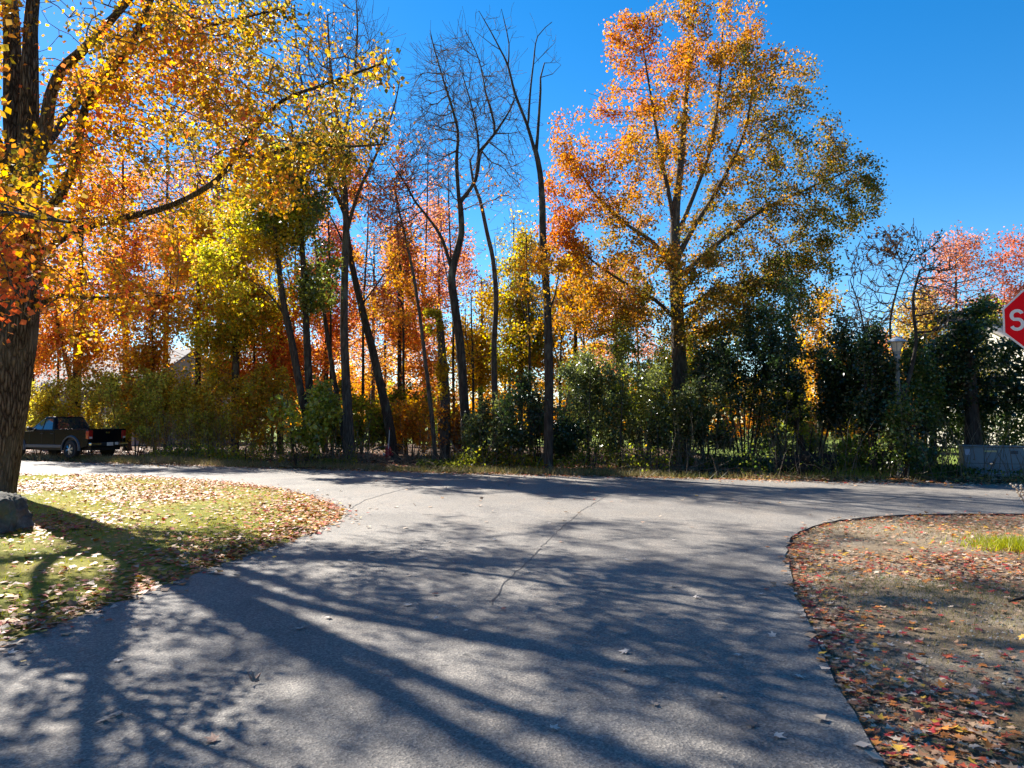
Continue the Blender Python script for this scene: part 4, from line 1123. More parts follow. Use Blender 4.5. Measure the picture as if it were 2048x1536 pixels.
# stone at the foot of the near maple
m, nt, b = nodes_of('mossy_stone')
v = coords(nt); f = noise(nt, v, 5, 8, .7); g = noise(nt, v, 2.2, 4)
base = ramp(nt, f, [(.35, (.05, .045, .038)), (.55, (.13, .118, .10)), (.72, (.26, .24, .20))])
nt.links.new(mixc(nt, ramp(nt, g, [(.5, (0, 0, 0)), (.65, (.7, .7, .7))]), base, (.10, .12, .05)), b.inputs['Base Color'])
b.inputs['Roughness'].default_value = .95; bump(nt, b, f, .9, .05)
c = gp(-14, 1072); lumpy('boulder', (c[0] - .05, c[1] + .25, .20), (.38, .38, .36), 'mossy_stone', 'squarish mossy stone in front of the near maple trunk', 'stone', 9, .17, n=44, sc=.4, flat=.35)

# far wood closing the view, and an unseen ring around the rest
r = np.random.default_rng(300)
n = 26000
ang = r.uniform(math.radians(38), math.radians(146), n); dist = r.uniform(84, 112, n)
X, Yy = np.cos(ang) * dist, np.sin(ang) * dist
H = 5.6 + 1.9 * noise3(np.c_[ang * 40, ang * 0, ang * 0], 2.5) + .8 * noise3(np.c_[ang * 160, ang * 0, ang * 0], 2.0)
nb_ = 22000  # taller unseen wood behind the camera, added to cut bright reflections and frontal fill
ab = r.uniform(math.radians(146), math.radians(398), nb_); db = r.uniform(52, 74, nb_)
X = np.r_[X, np.cos(ab) * db]; Yy = np.r_[Yy, np.sin(ab) * db]
H = np.r_[H, 12 + 3 * noise3(np.c_[ab * 40, ab * 0, ab * 0], 2.5)]; ang = np.r_[ang, ab]; n += nb_
pos = np.c_[X, Yy, H * r.random(n) ** .75]
col = pal([OLIVE, GOLD, ORANGE, RUST, OLIVE, LIME], .5 + .5 * noise3(np.c_[ang * 60, ang * 0, pos[:, 2] * .1], 2.0) + r.normal(0, .1, n)) * r.uniform(.6, 1.0, (n, 1))
tag(link('far_wood', leaf_mesh('far_wood', pos, r.uniform(.5, 1.1, n) * np.where(np.arange(n) < 26000, 1, 1.35), np.clip(col, 0, .9), r, SH4), 'autumn_leaf'), 'low band of far autumn woodland seen between the trunks, with a taller unseen ring added behind the viewpoint', 'wood', None, 'stuff')

# ------------------------------------------------------------------ fallen leaves and grass
LIT = np.array([(0.46, .29, .16), (0.38, .22, .12), (0.52, .36, .25), (0.54, .19, .035), (0.48, .09, .03), (0.40, .035, .03), (0.62, .36, .04), (0.27, .13, .06), (0.17, .08, .04), (0.54, .43, .32)])
def litter(name, poly, zf, n, dens, box, size, seed, weights, label, shape=SH6T, lift=.012):
    r = np.random.default_rng(seed)
    P = scatter(poly, n, dens, r, box)
    w = np.array(weights, float); w /= w.sum()
    col = LIT[r.choice(len(LIT), n, p=w)] * r.uniform(.7, 1.2, (n, 1))
    pos = np.c_[P, zf(P) + lift + abs(r.normal(0, .012, n))]
    me = leaf_mesh(name, pos, size * r.uniform(.6, 1.3, n), np.clip(col, 0, .9), r, shape, 1.0)
    return tag(link(name, me, 'litter_leaf'), label, 'leaves', None, 'stuff')

def n2(p, s): return noise3(np.c_[p, np.zeros(len(p))], s)
dl = lambda p: edge_dist(near_left, p)
dr = lambda p: edge_dist(near_right, p)
litter('lawn_leaves', lawn_poly, z_lawn, 30000, lambda p: np.clip(np.clip(.22 + .35 * n2(p, 1.6), 0.05, 1) + np.exp(-dl(p) / .5) * .9, 0, 1) * np.clip(28 / (p[:, 1] ** 2 + 10) * 3, .12, 1), (-22, 0, 2.5, 28), .075, 401,
       [1.1, 1.6, .4, 4.5, 3.0, 1.6, 2.6, 2.4, 1.2, .2], 'thick scatter of autumn leaves over the left lawn')
litter('lawn_far_leaves', lawn_poly, z_lawn, 19000, lambda p: np.clip(.35 + .4 * n2(p, 1.6) + np.exp(-dl(p) / .6), 0, 1) * (p[:, 1] > 11), (-24, 0, 10, 30), .085, 402,
       [1.3, 1.8, .5, 4.5, 3.0, 1.0, 2, 2.4, 1.2, .2], 'autumn leaves on the lawn strip beside the main road', SH4)
litter('verge_leaves', verge_poly, z_verge, 29000, lambda p: np.clip(np.clip(.3 + .75 * (n2(p, 1.1) - .05), 0.06, 1) + np.exp(-dr(p) / .28) * 1.2 + .5 * np.clip((p[:, 0] - 4.2) / 3, 0, 1), 0, 1) * np.clip(40 / (p[:, 1] ** 2 + 10) * 1.5, .1, 1), (1.5, 11, 1.8, 14), .06, 403,
       [3, 2.4, 1.6, 2.8, 2.0, 2.0, 1.4, 3, 1.6, 1.2], 'pale and red leaves drifted over the right verge', SH10)
litter('wood_leaves', wood_poly, z_wood, 19000, lambda p: np.clip(.25 + .3 * n2(p, 2.5) + np.exp(-edge_dist(far_edge, p) / 1.6) * .6, 0, 1) * np.clip((14 - edge_dist(far_edge, p)) / 8, 0, 1), (-30, 22, 15, 46), .13, 404,
       [2.4, 2.2, 1.2, 2.2, 1.2, .5, .8, 3, 2.4, .8], 'brown and orange leaves covering the floor of the wood', SH4)
litter('road_edge_leaves', road_poly, lambda p: p[:, 0] * 0, 2400, lambda p: np.clip(np.exp(-dl(p) / .12) + np.exp(-dr(p) / .05) * .5 + np.exp(-edge_dist(far_edge, p) / .35) * .8, 0, 1), (-18, 14, 2.5, 30), .08, 405,
       [3, 2, 3, 2, 1, 1, 1, 2, 1, 2], 'leaves spilled over the edges of the asphalt')
litter('far_road_leaves', road_poly, lambda p: p[:, 0] * 0, 170, lambda p: (p[:, 1] > 11.5) * 1.0, (-16, 16, 11, 27), .085, 406,
       [3, 1, 4, .4, .2, .1, .6, .6, .2, 5], 'tiny pale leaves sprinkled over the far carriageway', SH6T)

def grass(name, poly, zf, n, dens, box, h, w, seed, pl, label, lean=.5, tone=.5):
    r = np.random.default_rng(seed)
    P = scatter(poly, n, dens, r, box); b3 = np.c_[P, zf(P) - .005]
    a = r.uniform(0, 6.28, n); hh = h * r.uniform(.5, 1.3, n)
    tip = b3 + np.c_[r.normal(0, lean, (n, 2)), np.ones(n)] * hh[:, None]
    s = np.c_[np.cos(a), np.sin(a), a * 0] * w
    V = np.stack([b3 - s, b3 + s, tip], 1).reshape(-1, 3)
    Fc = (np.arange(n)[:, None] * 3 + np.arange(3)[None])
    col = pal(pl, tone + .25 * n2(P, 1.2) + r.normal(0, .18, n)) * r.uniform(.7, 1.2, (n, 1))
    return tag(link(name, mesh_np(name, V, Fc, False, np.repeat(np.clip(col, 0, .9), 3, 0)), 'grass_blade'), label, 'grass', None, 'stuff')

GR = [(0.16, .19, .02), (0.28, .30, .025), (0.42, .40, .045), (0.48, .40, .09)]
grass('lawn_grass', lawn_poly, z_lawn, 92000, lambda p: np.clip(.55 + .5 * n2(p, 1.9), .1, 1) * np.clip(60 / (p[:, 1] ** 2 + 10), .12, 1) * np.clip(dl(p) / .35, .05, 1), (-22, 0, 2.5, 28), .05, .005, 501, GR, 'short sunlit grass of the left lawn')
grass('verge_grass', verge_poly, z_verge, 60000, lambda p: np.clip(.12 + .7 * n2(p + 7, 1.3) + .3 * np.clip((p[:, 0] - 3) / 4, 0, 1), 0.02, 1) * np.clip(40 / (p[:, 1] ** 2 + 10), .1, 1), (1, 15, 1.5, 14), .04, .004, 502, [(0.14, .14, .05), (0.22, .2, .08), (0.36, .29, .16), (0.42, .35, .22)], 'thin dry grass growing in the right verge gravel')
r = np.random.default_rng(512); n = 16000
P = scatter(verge_poly, n, lambda p: np.clip(.3 + .6 * n2(p + 3, 1.0), .05, 1) * np.clip(40 / (p[:, 1] ** 2 + 10), .1, 1), r, (1, 12, 1.5, 14))
oc = np.array([(1, 0, 0), (0, 1, 0), (-1, 0, 0), (0, -1, 0), (0, 0, .8), (0, 0, -.8)]); of = np.array([(0, 1, 4), (1, 2, 4), (2, 3, 4), (3, 0, 4)])
sz = .004 + .013 * r.random(n) ** 3
V = np.c_[P, z_verge(P) + sz * .3][:, None] + oc[None] * sz[:, None, None] * r.uniform(.6, 1.4, (n, 6, 1))
gcol = np.array((.30, .27, .23)) * r.uniform(.5, 1.5, (n, 1)) + r.normal(0, .015, (n, 3))
tag(link('gravel', mesh_np('gravel', V.reshape(-1, 3), (np.arange(n)[:, None, None] * 6 + of[None]).reshape(-1, 3), False, np.repeat(np.clip(gcol, .02, .8), 6, 0)), 'litter_leaf'), 'loose grey gravel lying in the right verge', 'gravel', None, 'stuff')
c = gp(2035, 1095)
grass('grass_tuft', verge_poly, z_verge, 1500, lambda p: np.exp(-((p[:, 0] - c[0]) ** 2 + (p[:, 1] - c[1]) ** 2) / .16), (c[0] - 1, c[0] + 1, c[1] - 1, c[1] + 1), .14, .007, 503, GR[:3], 'bright green grass tuft at the right edge of the verge')
grass('verge_weeds', wood_poly, z_wood, 14000, lambda p: np.clip(1.1 - abs(edge_dist(far_edge, p) - .9) / .9, 0, 1) * np.clip(.5 + .6 * n2(p, 2.2), .1, 1), (-26, 16, 15, 36), .22, .008, 504, [(0.10, .11, .03), (0.2, .18, .06), (0.34, .26, .12), (0.4, .32, .18)], 'dry weedy grass along the far edge of the road', .6)
grass('lamp_weeds', wood_poly, z_wood, 9000, lambda p: np.exp(-((p[:, 0] - gp(1740, 950)[0]) ** 2 / 2.2 + (p[:, 1] - 23.6) ** 2 / 1.2)), (6, 16, 20, 27), .3, .006, 505, [(0.10, .17, .02), (0.2, .28, .03), (0.32, .34, .06)], 'tall bright weeds around the foot of the lamp post', .35)

# single leaves lying on the asphalt
plain('dry_leaf_pale', (0.50, .43, .36), .7, vary=.25, scale=40); plain('dry_leaf_brown', (0.30, .17, .11), .7, vary=.3, scale=40); plain('dry_leaf_red', (0.42, .12, .07), .7, vary=.3, scale=40)
plain('dry_leaf_tan', (0.40, .30, .22), .7, vary=.3, scale=40)
def maple_leaf_mesh(name, curl, seed):
    r = np.random.default_rng(seed)
    tips = [(-100, .55), (-50, .85), (0, 1.0), (50, .85), (100, .55)]
    V = [(0, 0, 0)]; ring_ = [(-150, .22)]
    for i, (a, l) in enumerate(tips):
        ring_.append((a - 9, l * .72)); ring_.append((a, l)); ring_.append((a + 9, l * .72))
        if i < 4: ring_.append(((a + tips[i + 1][0]) / 2, .42))
    ring_.append((150, .22))
    for a, l in ring_:
        t = math.radians(a); l *= r.uniform(.9, 1.1)
        V.append((l * math.sin(t), l * math.cos(t), curl * l * l * (.3 + .7 * abs(math.sin(t * 1.3))) + r.normal(0, .03)))
    nr = len(ring_)
    Fq = [(0, i + 2, i + 1) for i in range(nr - 1)]
    V += [(0.03, -.02, .02), (-.03, -.02, .02), (.02, -.55, .10)]
    Fq.append((nr + 1, nr + 2, nr + 3))
    me = bpy.data.meshes.new(name); me.from_pydata([tuple(.055 * q for q in p) for p in V], [], Fq)
    return me
LM = {}
spots = [(430, 1483, 'dry_leaf_brown', 1.3), (213, 1441, 'dry_leaf_tan', 1.1), (240, 1430, 'dry_leaf_tan', 1.2), (235, 1322, 'dry_leaf_pale', 1.0), (20, 1309, 'dry_leaf_pale', 1.0), (60, 1306, 'dry_leaf_pale', 1.0),
    (660, 1237, 'dry_leaf_pale', 1.1), (600, 1260, 'dry_leaf_pale', 1), (610, 1257, 'dry_leaf_tan', .8), (817, 1211, 'dry_leaf_pale', 1.3), (870, 1240, 'dry_leaf_pale', .9), (912, 1216, 'dry_leaf_pale', .8), (930, 1263, 'dry_leaf_pale', .6),
    (1005, 1219, 'dry_leaf_red', .8), (1253, 1307, 'dry_leaf_pale', 1.25), (1250, 1341, 'dry_leaf_tan', .9), (1308, 1412, 'dry_leaf_tan', .9), (1107, 1462, 'dry_leaf_pale', 1.0), (1507, 1453, 'dry_leaf_brown', 1.2), (1553, 1475, 'dry_leaf_pale', 1.0),
    (1595, 1356, 'dry_leaf_pale', 1.1), (1545, 1275, 'dry_leaf_pale', 1.0), (1390, 1197, 'dry_leaf_pale', 1.0), (1478, 1313, 'dry_leaf_pale', .8), (1335, 1358, 'dry_leaf_tan', .8), (1255, 1270, 'dry_leaf_pale', .7), (1120, 1085, 'dry_leaf_brown', 1.2),
    (1080, 1098, 'dry_leaf_pale', 1), (988, 1081, 'dry_leaf_pale', 1), (900, 1085, 'dry_leaf_pale', .9), (852, 1119, 'dry_leaf_pale', 1), (910, 1126, 'dry_leaf_pale', 1), (746, 1108, 'dry_leaf_pale', 1.1), (700, 1123, 'dry_leaf_pale', 1), (820, 1152, 'dry_leaf_tan', 1.1),
    (930, 1149, 'dry_leaf_pale', 1), (1056, 1144, 'dry_leaf_pale', .8), (868, 1190, 'dry_leaf_red', 1.0), (1256, 1122, 'dry_leaf_pale', 1.2), (1290, 1120, 'dry_leaf_pale', 1), (1348, 1082, 'dry_leaf_pale', .9), (1372, 1046, 'dry_leaf_pale', 1), (1345, 1175, 'dry_leaf_pale', 1), (1395, 1198, 'dry_leaf_pale', .7), (1190, 1000, 'dry_leaf_red', 1.2), (1222, 1004, 'dry_leaf_brown', 1.2), (960, 1040, 'dry_leaf_pale', 1), (1100, 1048, 'dry_leaf_pale', 1), (760, 1086, 'dry_leaf_pale', .9), (1520, 1190, 'dry_leaf_pale', .8), (1440, 1392, 'dry_leaf_tan', .7)]
rr_ = np.random.default_rng(77)
LEAF_LABEL = {(430, 1483): 'brownish leaf on the asphalt near the bottom edge, left of the middle', (1107, 1462): 'pale leaf on the asphalt near the bottom edge, right of the middle',
    (1507, 1453): 'brown leaf near the bottom edge beside the right verge', (1553, 1475): 'pale leaf next to the brown leaf near the bottom right of the road', (1595, 1356): 'pale leaf on the road just below the bend, close to the right verge',
    (1253, 1307): 'largest pale leaf lying on the right half of the street', (213, 1441): 'left leaf of the tan pair lying at the lower left', (240, 1430): 'right leaf of the tan pair lying at the lower left',
    (235, 1322): 'lone pale leaf on the asphalt below the left lawn edge', (20, 1309): 'leftmost pale leaf on the asphalt under the lawn edge', (60, 1306): 'second pale leaf from the left edge under the lawn edge',
    (817, 1211): 'large pale leaf in the dark shade in the middle of the street', (1120, 1085): 'brown leaf lying near the lower end of the road crack', (1190, 1000): 'reddish leaf on the far carriageway beside the road crack',
    (1222, 1004): 'brown leaf on the far carriageway just right of the road crack', (1005, 1219): 'reddish leaf in the shade right of the large pale leaf', (868, 1190): 'reddish leaf just above the large pale leaf in the middle of the street',
    (1545, 1275): 'pale leaf on the road right at the bend of the verge', (660, 1237): 'pale leaf lying alone in the shade left of the large pale leaf'}
for i, (px_, py_, mt, s_) in enumerate(spots):
    k = (mt, i % 3)
    if k not in LM:
        LM[k] = maple_leaf_mesh('fallen_leaf', (.12, .3, -.2)[i % 3], i); LM[k].materials.append(MATS[mt])
    p = gp(px_, py_)
    o = link('fallen_leaf', LM[k], None, loc=(p[0], p[1], .014 if i % 3 < 2 else .02)); o.scale = (s_,) * 3; o.rotation_euler = (rr_.normal(0, .15), rr_.normal(0, .15), rr_.uniform(0, 6.28))
    tag(o, LEAF_LABEL.get((px_, py_), 'small pale dry leaf lying among others on the asphalt'), 'leaf', 'single leaves on the asphalt')
me = maple_leaf_mesh('fallen_leaf', .75, 999); me.materials.append(MATS['dry_leaf_brown'])
p = gp(508, 1368); o = link('fallen_leaf', me, None, loc=(p[0], p[1], .02)); o.scale = (1.35,) * 3; o.rotation_euler = (.5, .25, .8)
tag(o, 'curled reddish brown leaf standing up on the asphalt lower left', 'leaf')

# ------------------------------------------------------------------ pickup truck
plain('truck_paint', (0.005, .006, .009), .2, vary=.05, coat=0.0, spec=.12); plain('truck_flare', (0.03, .045, .07), .4, vary=.1); plain('black_rubber', (0.018, .018, .019), .85, vary=.2); plain('black_plastic', (0.02, .02, .022), .6, vary=.1)
plain('wheel_alloy', (0.55, .56, .58), .3, 1.0, vary=.05); plain('chrome', (0.7, .7, .72), .15, 1.0, vary=.03); plain('tail_red', (0.45, .01, .015), .2, vary=.08, coat=1.0); plain('plate_white', (0.75, .75, .72), .5, vary=.06); plain('lamp_clear', (0.8, .8, .82), .08, .3, vary=.03, coat=1.0); plain('sill_grey', (0.09, .095, .10), .5, vary=.1)
m, nt, b = nodes_of('dark_glass'); b.inputs['Base Color'].default_value = (.02, .03, .04, 1); b.inputs['Roughness'].default_value = .03; b.inputs['Specular IOR Level'].default_value = .9; b.inputs['Coat Weight'].default_value = 1
v = coords(nt); f = noise(nt, v, 2); nt.links.new(mixc(nt, f, (.015, .02, .028), (.03, .042, .055)), b.inputs['Base Color'])

rw = at(140, 921, 32.1)            # rear wheel as seen
phi = math.radians(21.0)
TX = Vector((math.cos(phi), -math.sin(phi), 0)); TY = Vector((math.sin(phi), math.cos(phi), 0))
# local frame: +x to the rear of the truck, -y the side we see; rear axle at x = 1.6, wheel face at y = -0.9
tl = Vector((rw[0], rw[1], 0)) - TX * 1.6 + TY * .9
tz = zg(tl.x, tl.y)
T = root('pickup_truck', (tl.x, tl.y, max(tz, 0) + .0), 'black crew cab pickup truck parked on the far verge at the left', 'truck', None, -phi)
T.scale = (1.05, 1.05, 1.05)
def arch(cx, r_, z0, a0=0, a1=180, n=12): return [(cx + r_ * math.cos(math.radians(a0 + (a1 - a0) * i / n)), z0 + r_ * math.sin(math.radians(a0 + (a1 - a0) * i / n))) for i in range(n + 1)]
low = .42
mb = MB()
front = [(-2.55, .62), (-2.50, low)] + arch(-1.6, .47, .42, 180, 0) + [(.62, low), (.62, 1.17), (-.82, 1.13), (-1.0, 1.12), (-1.7, 1.08), (-2.3, 1.0), (-2.5, .9)]
mb.prism(front, -.90, .90)
mb.build('body', 'truck_paint', T, .03)
mb = MB()
for y0, y1 in ((-.91, -.80), (.80, .91)):
    mb.prism([(.64, low)] + [(1.1, low)] + arch(1.6, .47, .42, 180, 0)[0:] + [(2.5, .5), (2.56, .62), (2.56, 1.22), (.64, 1.22)], y0, y1)
mb.box((.64, -.80, .5), (.70, .80, 1.2)); mb.box((.70, -.80, .55), (2.5, .80, .62))
mb.build('cargo_bed', 'truck_paint', T, .02)
mb = MB(); mb.box((2.47, -.79, .60), (2.56, .79, 1.21)); tg = mb.build('tailgate', 'truck_paint', T, .025)
mb = MB(); mb.box((2.561, -.09, 1.03), (2.585, .09, 1.10)); mb.build('tailgate_handle', 'chrome', tg, .008)
# cab
bz, tz2 = 1.13, 1.735
cb = [(-1.02, -.86), (.62, -.86), (.62, .86), (-1.02, .86)]; ct = [(-.18, -.66), (.36, -.67), (.36, .67), (-.18, .66)]
mb = MB(); mb.add([(x, y, bz) for x, y in cb] + [(x, y, tz2) for x, y in ct], [(3, 2, 1, 0), (4, 5, 6, 7), (0, 1, 5, 4), (1, 2, 6, 5), (2, 3, 7, 6), (3, 0, 4, 7)])
cab = mb.build('cab', 'truck_paint', T, .06)
def side_pt(x, z, s_, off=.012):
    t = (z - bz) / (tz2 - bz); y = -.86 + t * .195
    return (x, s_ * (-y) if s_ > 0 else y, z) if False else (x, (y - off) if s_ < 0 else -(y - off), z)
for s_ in (-1, 1):
    for nm, q in (('front_window', [(-.72, 1.19), (-.17, 1.19), (-.14, 1.64), (-.20, 1.66)]), ('rear_window', [(-.10, 1.19), (.44, 1.19), (.30, 1.64), (-.07, 1.64)])):
        mb = MB(); a_ = [side_pt(x, z, s_, .014) for x, z in q]; c_ = [side_pt(x, z, s_, -.02) for x, z in q]
        mb.add(a_ + c_, [(0, 1, 2, 3), (7, 6, 5, 4), (0, 4, 5, 1), (1, 5, 6, 2), (2, 6, 7, 3), (3, 7, 4, 0)]); mb.build('side_window', 'dark_glass', cab)
def slant(x0, x1, z0, z1, y0, y1, off):
    return [(x0 + off, -y0, z0), (x0 + off, y0, z0), (x1 + off, y1, z1), (x1 + off, -y1, z1)]
for nm, (x0, x1, sgn) in (('windscreen', (-.94, -.25, -1)), ('back_window', (.60, .39, 1))):
    a_ = slant(x0, x1, 1.19, 1.68, .74, .60, .02 * sgn); c_ = slant(x0, x1, 1.19, 1.68, .74, .60, -.03 * sgn)
    MB().add(a_ + c_, [(0, 1, 2, 3), (7, 6, 5, 4), (0, 4, 5, 1), (1, 5, 6, 2), (2, 6, 7, 3), (3, 7, 4, 0)]).build(nm, 'dark_glass', cab)
MB().box((.37, -.1, 1.735), (.43, .1, 1.765)).build('high_brake_light', 'tail_red', cab, .006)
for s_ in (-1, 1):
    for cx_ in (-1.6, 1.6):
        mb = MB(); yo = .86 * s_
        prof = [(.20, -.11), (.33, -.12), (.365, -.09), (.375, 0), (.365, .09), (.33, .12), (.20, .11)]
        w = root('wheel', (0, 0, 0), None, None); w.parent = T
        mb.lathe(prof, 28, (cx_, yo - .02 * s_, .372), 'y'); mb.build('tyre', 'black_rubber', w, smooth=True)
        mb = MB(); mb.lathe([(.235, -.02), (.235, .02), (.205, .035), (.2, -.02)], 28, (cx_, yo + .09 * s_, .372), 'y', False)
        mb.lathe([(.045, -.02), (.055, .04 * s_), (.02, .05 * s_)], 12, (cx_, yo + .085 * s_, .372), 'y')
        for k in range(6):
            a0 = k * math.pi / 3 + .3
            for da in (-.16, .16):
                d0 = Vector((math.cos(a0), 0, math.sin(a0))); d1 = Vector((math.cos(a0 + da), 0, math.sin(a0 + da)))
                cc = Vector((cx_, yo + .10 * s_, .372)); mb.tube([cc + d0 * .04, cc + d1 * .21], .020, .017, 5)
        mb.build('rim', 'wheel_alloy', w, smooth=True)
        # wheel well filler and flare
        mb = MB(); mb.prism(arch(cx_, .46, .42, 190, -10, 14), .60 * s_, .85 * s_); mb.build('wheel_well', 'black_plastic', T)
        mb = MB(); V, Fq = [], []
        A_ = [190 - 200 * i / 16 for i in range(17)]
        for a_ in A_:
            ca, sa = math.cos(math.radians(a_)), math.sin(math.radians(a_))
            for rr2, yy in ((.455, .88), (.455, .955), (.50, .96), (.545, .90)): V.append((cx_ + rr2 * ca, yy * s_, .42 + rr2 * sa))
        for i in range(16):
            for j in range(3): Fq.append((i * 4 + j, i * 4 + j + 1, i * 4 + j + 5, i * 4 + j + 4))
        mb.add(V, Fq); mb.build('fender_flare', 'truck_flare', T, smooth=True)
    MB().box((2.42, .80 * s_ - .115, .80), (2.578, .80 * s_ + .115, 1.16)).build('tail_light', 'tail_red', T, .03)
    MB().box((2.579, .80 * s_ - .05, .82), (2.59, .80 * s_ + .07, .90)).build('reversing_lamp', 'lamp_clear', T, .006)
    MB().box((-2.52, .55 * s_ - .2, .80), (-2.30, .72 * s_ + .15, .98)).build('headlight', 'lamp_clear', T, .04)
    mr = MB(); mr.box((-.80, .90 * s_ if s_ > 0 else -1.10, 1.14), (-.66, 1.10 if s_ > 0 else -.90, 1.30)); mr.build('mirror', 'black_plastic', T, .04)
    for x_ in (-.05, .55): MB().box((x_ - .14, (.902 if s_ > 0 else -.93), 1.0), (x_ + .02, (.93 if s_ > 0 else -.902), 1.035)).build('door_handle', 'black_plastic', T, .008)
    MB().box((-1.08, (.885 if s_ > 0 else -.925), .43), (1.06, (.925 if s_ > 0 else -.885), .56)).build('side_step', 'sill_grey', T, .02)
    for x_ in (-.86, -.12, .60): MB().box((x_ - .004, (.899 if s_ > 0 else -.903), .6), (x_ + .004, (.903 if s_ > 0 else -.899), 1.12)).build('door_gap', 'black_plastic', T)
mb = MB(); mb.box((2.50, -.88, .50), (2.72, .88, .66)); bp = mb.build('rear_bumper', 'black_plastic', T, .03)
MB().box((2.60, -.905, .535), (2.735, -.42, .655)).build('bumper_corner', 'chrome', bp, .03)
MB().box((2.60, .42, .535), (2.735, .905, .655)).build('bumper_corner', 'chrome', bp, .03)
MB().box((2.722, -.15, .52), (2.734, .15, .66)).build('number_plate', 'plate_white', bp, .004)
MB().box((2.722, .24, .55), (2.732, .40, .66)).build('bumper_sticker', 'plate_white', bp, .004)
MB().box((-2.62, -.86, .44), (-2.46, .86, .66)).build('front_bumper', 'truck_flare', T, .04)
MB().box((-2.57, -.5, .68), (-2.49, .5, .92)).build('grille', 'chrome', T, .02)
MB().box((-2.3, -.7, .33), (2.5, .7, .5)).build('chassis', 'black_plastic', T)

# ------------------------------------------------------------------ hydrant
plain('hydrant_red', (0.34, .010, .022), .45, vary=.2, scale=14); plain('hydrant_white', (0.6, .6, .6), .5, vary=.15, scale=20)
hb = gp(776, 924.5); hz = zg(hb[0], hb[1])
Hy = root('fire_hydrant', (hb[0], hb[1], hz - .02), 'dark red fire hydrant with a white marker rod at the leaning trunk', 'hydrant')
mb = MB(); mb.lathe([(.19, 0), (.19, .05), (.125, .06), (.115, .16), (.115, .40), (.15, .41), (.15, .45), (.12, .46), (.115, .52)], 20); mb.build('barrel', 'hydrant_red', Hy, smooth=True)
mb = MB(); mb.lathe([(.135, .52), (.135, .55), (.115, .60), (.075, .66), (.04, .68), (.035, .74), (.02, .75)], 20); bn = mb.build('bonnet', 'hydrant_red', Hy, smooth=True)
mb = MB(); mb.lathe([(.035, .74), (.035, .785)], 5); mb.build('operating_nut', 'hydrant_white', bn)
for ax_, sg, rr2, mt in (('y', -1, .085, 'hydrant_red'), ('x', -1, .06, 'hydrant_white'), ('x', 1, .06, 'hydrant_red')):
    mb = MB(); mb.lathe([(rr2 * .8, .08 * sg), (rr2 * .8, .16 * sg), (rr2, .165 * sg), (rr2, .20 * sg), (rr2 * .4, .215 * sg)], 14, (0, 0, .34), ax_); mb.build('outlet_cap', mt, Hy, smooth=True)
mb = MB(); mb.tube([(.03, -.1, .58), (.05, -.1, 1.0), (.07, -.09, 1.42)], .016, .014, 8); mk = mb.build('marker_rod', 'plate_white', Hy, smooth=True)
mb = MB(); mb.tube([(.07, -.09, 1.36), (.073, -.088, 1.46)], .022, .02, 8); mb.build('rod_tip', 'hydrant_red', mk, smooth=True)

# ------------------------------------------------------------------ lamp post
plain('lamp_grey', (0.22, .23, .23), .55, .2, vary=.2, scale=12); plain('lamp_patina', (0.09, .105, .095), .6, .1, vary=.35, scale=7); plain('lamp_cap', (0.42, .45, .48), .4, .3, vary=.12); plain('lamp_glass', (0.45, .42, .34), .35, vary=.15)
lb_ = gp(1801, 958); lz = zg(lb_[0], lb_[1])
sL = ppm(lb_[1]); hL = (958 - 677) / sL
Lp = root('lamp_post', (lb_[0], lb_[1], lz - .03), 'grey post top street lamp standing among the bushes on the right', 'street lamp')
mb = MB(); mb.lathe([(.12, 0), (.12, .12), (.085, .18), (.07, .5), (.055, hL - .62)], 16); mb.build('post', 'lamp_patina', Lp, smooth=True)
mb = MB(); mb.lathe([(.058, hL - .64), (.085, hL - .6), (.085, hL - .54), (.07, hL - .5), (.10, hL - .44), (.10, hL - .40)], 16); mb.build('collar', 'lamp_grey', Lp, smooth=True)
mb = MB(); mb.lathe([(.10, hL - .40), (.13, hL - .33), (.17, hL - .15), (.175, hL - .13)], 18); mb.build('lantern', 'lamp_glass', Lp, smooth=True)
for k in range(6):
    a_ = k * math.pi / 3; mb = MB(); mb.tube([(math.cos(a_) * .105, math.sin(a_) * .105, hL - .41), (math.cos(a_) * .182, math.sin(a_) * .182, hL - .13)], .011, .011, 5); mb.build('rib', 'lamp_grey', Lp)
mb = MB(); mb.lathe([(.24, hL - .14), (.29, hL - .125), (.27, hL - .10), (.16, hL - .03), (.05, hL + .02), (.03, hL + .05), (.02, hL + .06)], 22); mb.build('cap', 'lamp_cap', Lp, smooth=True)

# ------------------------------------------------------------------ utility cabinet
plain('cabinet_green', (0.15, .19, .195), .5, vary=.10, scale=6); plain('cabinet_dark', (0.04, .05, .055), .6, vary=.2); plain('sticker_yellow', (0.55, .47, .2), .6, vary=.25, scale=30); plain('sticker_grey', (0.35, .40, .46), .5, vary=.1); plain('concrete', (0.32, .31, .29), .9, vary=.25)
cA = gp(1930, 955); cB = gp(2052, 958)
cw = float(np.linalg.norm((cB - cA)[:2])) ; ch = 52 / ppm(cA[1]) + .08
cr = math.atan2(cB[1] - cA[1], cB[0] - cA[0])
U = root('utility_cabinet', (cA[0], cA[1], zg(cA[0], cA[1]) - .03), 'long low grey green utility cabinet on the far verge at the right', 'cabinet', None, cr)
MB().box((-.12, -.10, 0), (cw + .12, 1.15, .10)).build('base_slab', 'concrete', U, .02)
mb = MB(); mb.add([(0, 0, .10), (cw, 0, .10), (cw, 1.0, .10), (0, 1.0, .10), (0, .10, ch), (cw, .10, ch), (cw, .95, ch), (0, .95, ch)], [(0, 3, 2, 1), (4, 5, 6, 7), (0, 1, 5, 4), (1, 2, 6, 5), (2, 3, 7, 6), (3, 0, 4, 7)])
mb.build('housing', 'cabinet_green', U, .02)
